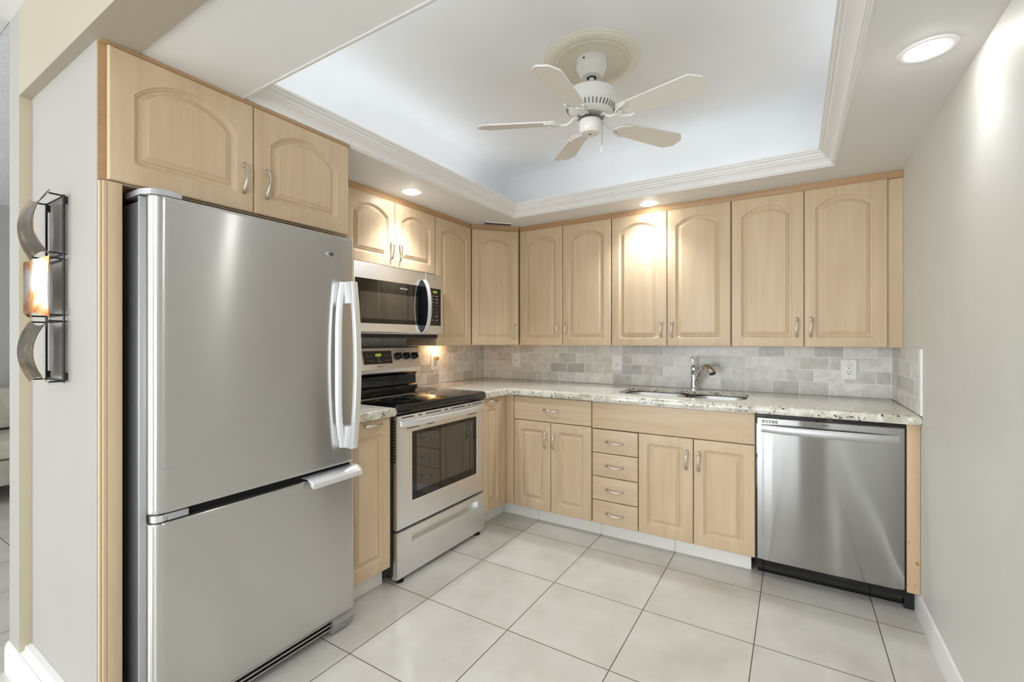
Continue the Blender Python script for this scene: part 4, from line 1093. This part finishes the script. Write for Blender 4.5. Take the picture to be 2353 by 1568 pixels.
bx('outlet_face', (-0.0175, 0.0175, -0.0090, -0.005, -0.036, 0.036), M['white_plastic'], t, 0.001); receptacle(t, 0.018); receptacle(t, -0.018); screws(t, (0.05, -0.05))
t = plate('wall_outlet', 'white outlet holding the lit night light beside the range', (XL + 0.0112, 2.7235, 1.090), HP, 'outlet')
bx('outlet_face', (-0.0175, 0.0175, -0.0090, -0.005, -0.036, 0.036), M['white_plastic'], t, 0.001); receptacle(t, -0.018); screws(t, (-0.05,))
t = thing('night_light', 'small glowing night light plugged into the outlet beside the range', 'night light', (XL + 0.0205, 2.729, 1.120), HP)
bx('plug_base', (-0.014, 0.014, -0.026, -0.0002, -0.014, 0.016), M['brass'], t, 0.004); bx('sensor', (0.013, 0.024, -0.020, -0.010, -0.004, 0.004), M['black_plastic'], t, 0.002)
bm = bmesh.new(); L = []
for z, w, d in ((0.016, 0.012, 0.010), (0.024, 0.017, 0.014), (0.050, 0.020, 0.017), (0.072, 0.021, 0.018)):
    L.append([(w * cos(2 * pi * k / 12), -0.021 + d * 0.8 * sin(2 * pi * k / 12), z) for k in range(12)])
skin_loops(bm, L); finish(bm, 'glass_shade', M['night_glass'], t)
d = bpy.data.lights.new('night_glow', 'POINT'); d.energy = 0.9; d.color = (1.0, 0.62, 0.30); d.shadow_soft_size = 0.02
o = bpy.data.objects.new('night_glow', d); COL.objects.link(o); o.location = (XL + 0.065, 2.729, 1.185)

# ------------------------------------------------------------------ wall sculpture on the end wall
YW = 0.5028
t = thing('wall_sculpture', 'metal wall sculpture of three bowed bronze plates on a black wire frame', 'wall art', (-2.112, YW, 1.43))
def w3(x, y, z): return (x + 2.112, y - YW, z - 1.43)
bm = bmesh.new(); rw = 0.0035
for x in (-2.203, -2.021): rod(bm, [w3(x, 0.494, 1.125), w3(x, 0.494, 1.737)], rw)
for z in (1.733, 1.545, 1.528, 1.345, 1.325, 1.130):
    rod(bm, [w3(-2.203, 0.494, z), w3(-2.021, 0.494, z)], rw * 0.8)
    for x in (-2.203, -2.021): rod(bm, [w3(x, 0.494, z), w3(x - (0.004 if x < -2.1 else -0.004), 0.458, z)], rw * 0.8)
fr = finish(bm, 'wire_frame', M['wire_black'], t)
bm = bmesh.new()
for x in (-2.203, -2.021):
    for z in (1.720, 1.145): box(bm, *[q for a, b in zip(w3(x - 0.005, 0.4945, z - 0.012), w3(x + 0.005, 0.5026, z + 0.012)) for q in (a, b)])
finish(bm, 'mounting_tab', M['wire_black'], fr)
def art_plate(z0, z1, vertical, mat, lab):
    bm = bmesh.new(); n = 14; x0, x1 = -2.215, -2.004
    front, back = [], []
    for i in range(n + 1):
        for j in range(n + 1):
            u, v_ = -1 + 2 * i / n, -1 + 2 * j / n
            pinch = 0.018
            x = (x0 + x1) / 2 + (x1 - x0) / 2 * u * (1 - (pinch / 0.1) * (1 - v_ * v_)); z = (z0 + z1) / 2 + (z1 - z0) / 2 * v_ * (1 - (pinch / 0.1) * (1 - u * u))
            bow = (1 - v_ * v_) if vertical else (1 - u * u)
            y = 0.456 - 0.034 * bow
            front.append(bm.verts.new(w3(x, y, z))); back.append(bm.verts.new(w3(x, y + 0.002, z)))
    I = lambda i, j: i * (n + 1) + j
    for i in range(n):
        for j in range(n):
            bm.faces.new([front[k] for k in (I(i, j), I(i + 1, j), I(i + 1, j + 1), I(i, j + 1))]); bm.faces.new([back[k] for k in (I(i, j), I(i, j + 1), I(i + 1, j + 1), I(i + 1, j))])
    rim = [I(i, 0) for i in range(n)] + [I(n, j) for j in range(n)] + [I(i, n) for i in range(n, 0, -1)] + [I(0, j) for j in range(n, 0, -1)]
    for a, b in zip(rim, rim[1:] + rim[:1]): bm.faces.new((front[a], front[b], back[b], back[a]))
    o = finish(bm, 'plate', M[mat], t, smooth=0.9); o['label'] = lab
art_plate(1.535, 1.742, True, 'bronze', 'dark bronze plate bowed top to bottom, top of the frame')
art_plate(1.338, 1.532, False, 'copper', 'shiny copper plate bowed side to side, middle of the frame')
art_plate(1.122, 1.330, True, 'bronze', 'dark bronze plate bowed top to bottom, bottom of the frame')

# ------------------------------------------------------------------ sofa glimpsed in the next room
t = thing('sofa', 'beige sofa in the next room, cut off by the left edge of the photo', 'sofa', (-5.55, 0.6, 0))
def sb(x0, x1, y0, y1, z0, z1): return (x0 + 5.55, x1 + 5.55, y0 - 0.6, y1 - 0.6, z0, z1)
bx('base', sb(-5.98, -5.15, -0.55, 1.75, 0.14, 0.34), M['sofa_fabric'], t, 0.02)
for a, b in ((-0.30, 0.58), (0.60, 1.50)):
    bx('seat_cushion', sb(-5.75, -5.12, a, b, 0.345, 0.50), M['sofa_fabric'], t, 0.04); bx('back_cushion', sb(-5.98, -5.72, a, b, 0.50, 0.86), M['sofa_fabric'], t, 0.06)
for a, b in ((-0.55, -0.31), (1.51, 1.75)): bx('arm', sb(-5.98, -5.15, a, b, 0.345, 0.62), M['sofa_fabric'], t, 0.05)
for x in (-5.9, -5.22):
    for y in (-0.45, 1.65): bx('foot', sb(x - 0.03, x + 0.03, y - 0.03, y + 0.03, 0.0, 0.139), M['black_plastic'], t)

# ------------------------------------------------------------------ vertical blinds on the patio door behind the camera
t = thing('vertical_blinds', 'white vertical blinds drawn to one side of the patio door', 'blinds', (-0.36, -5.12, 2.1))
bx('headrail', (-2.6, 0.34, -0.03, 0.03, 0.0, 0.05), M['white_plastic'], t)
for k in range(8):
    bm = bmesh.new(); a = R(55); c = -0.30 + 0.085 * k
    q = Matrix.Translation((c, 0, 0)) @ Matrix.Rotation(a, 4, 'Z')
    L = [[q @ Vector((-0.044 + 0.088 * i / 6, 0.006 * sin(pi * i / 6), z)) for i in range(7)] + [q @ Vector((-0.044 + 0.088 * i / 6, 0.006 * sin(pi * i / 6) + 0.0012, z)) for i in range(6, -1, -1)] for z in (-2.06, 0.0)]
    skin_loops(bm, L); finish(bm, 'slat', M['blind_fabric'], t)
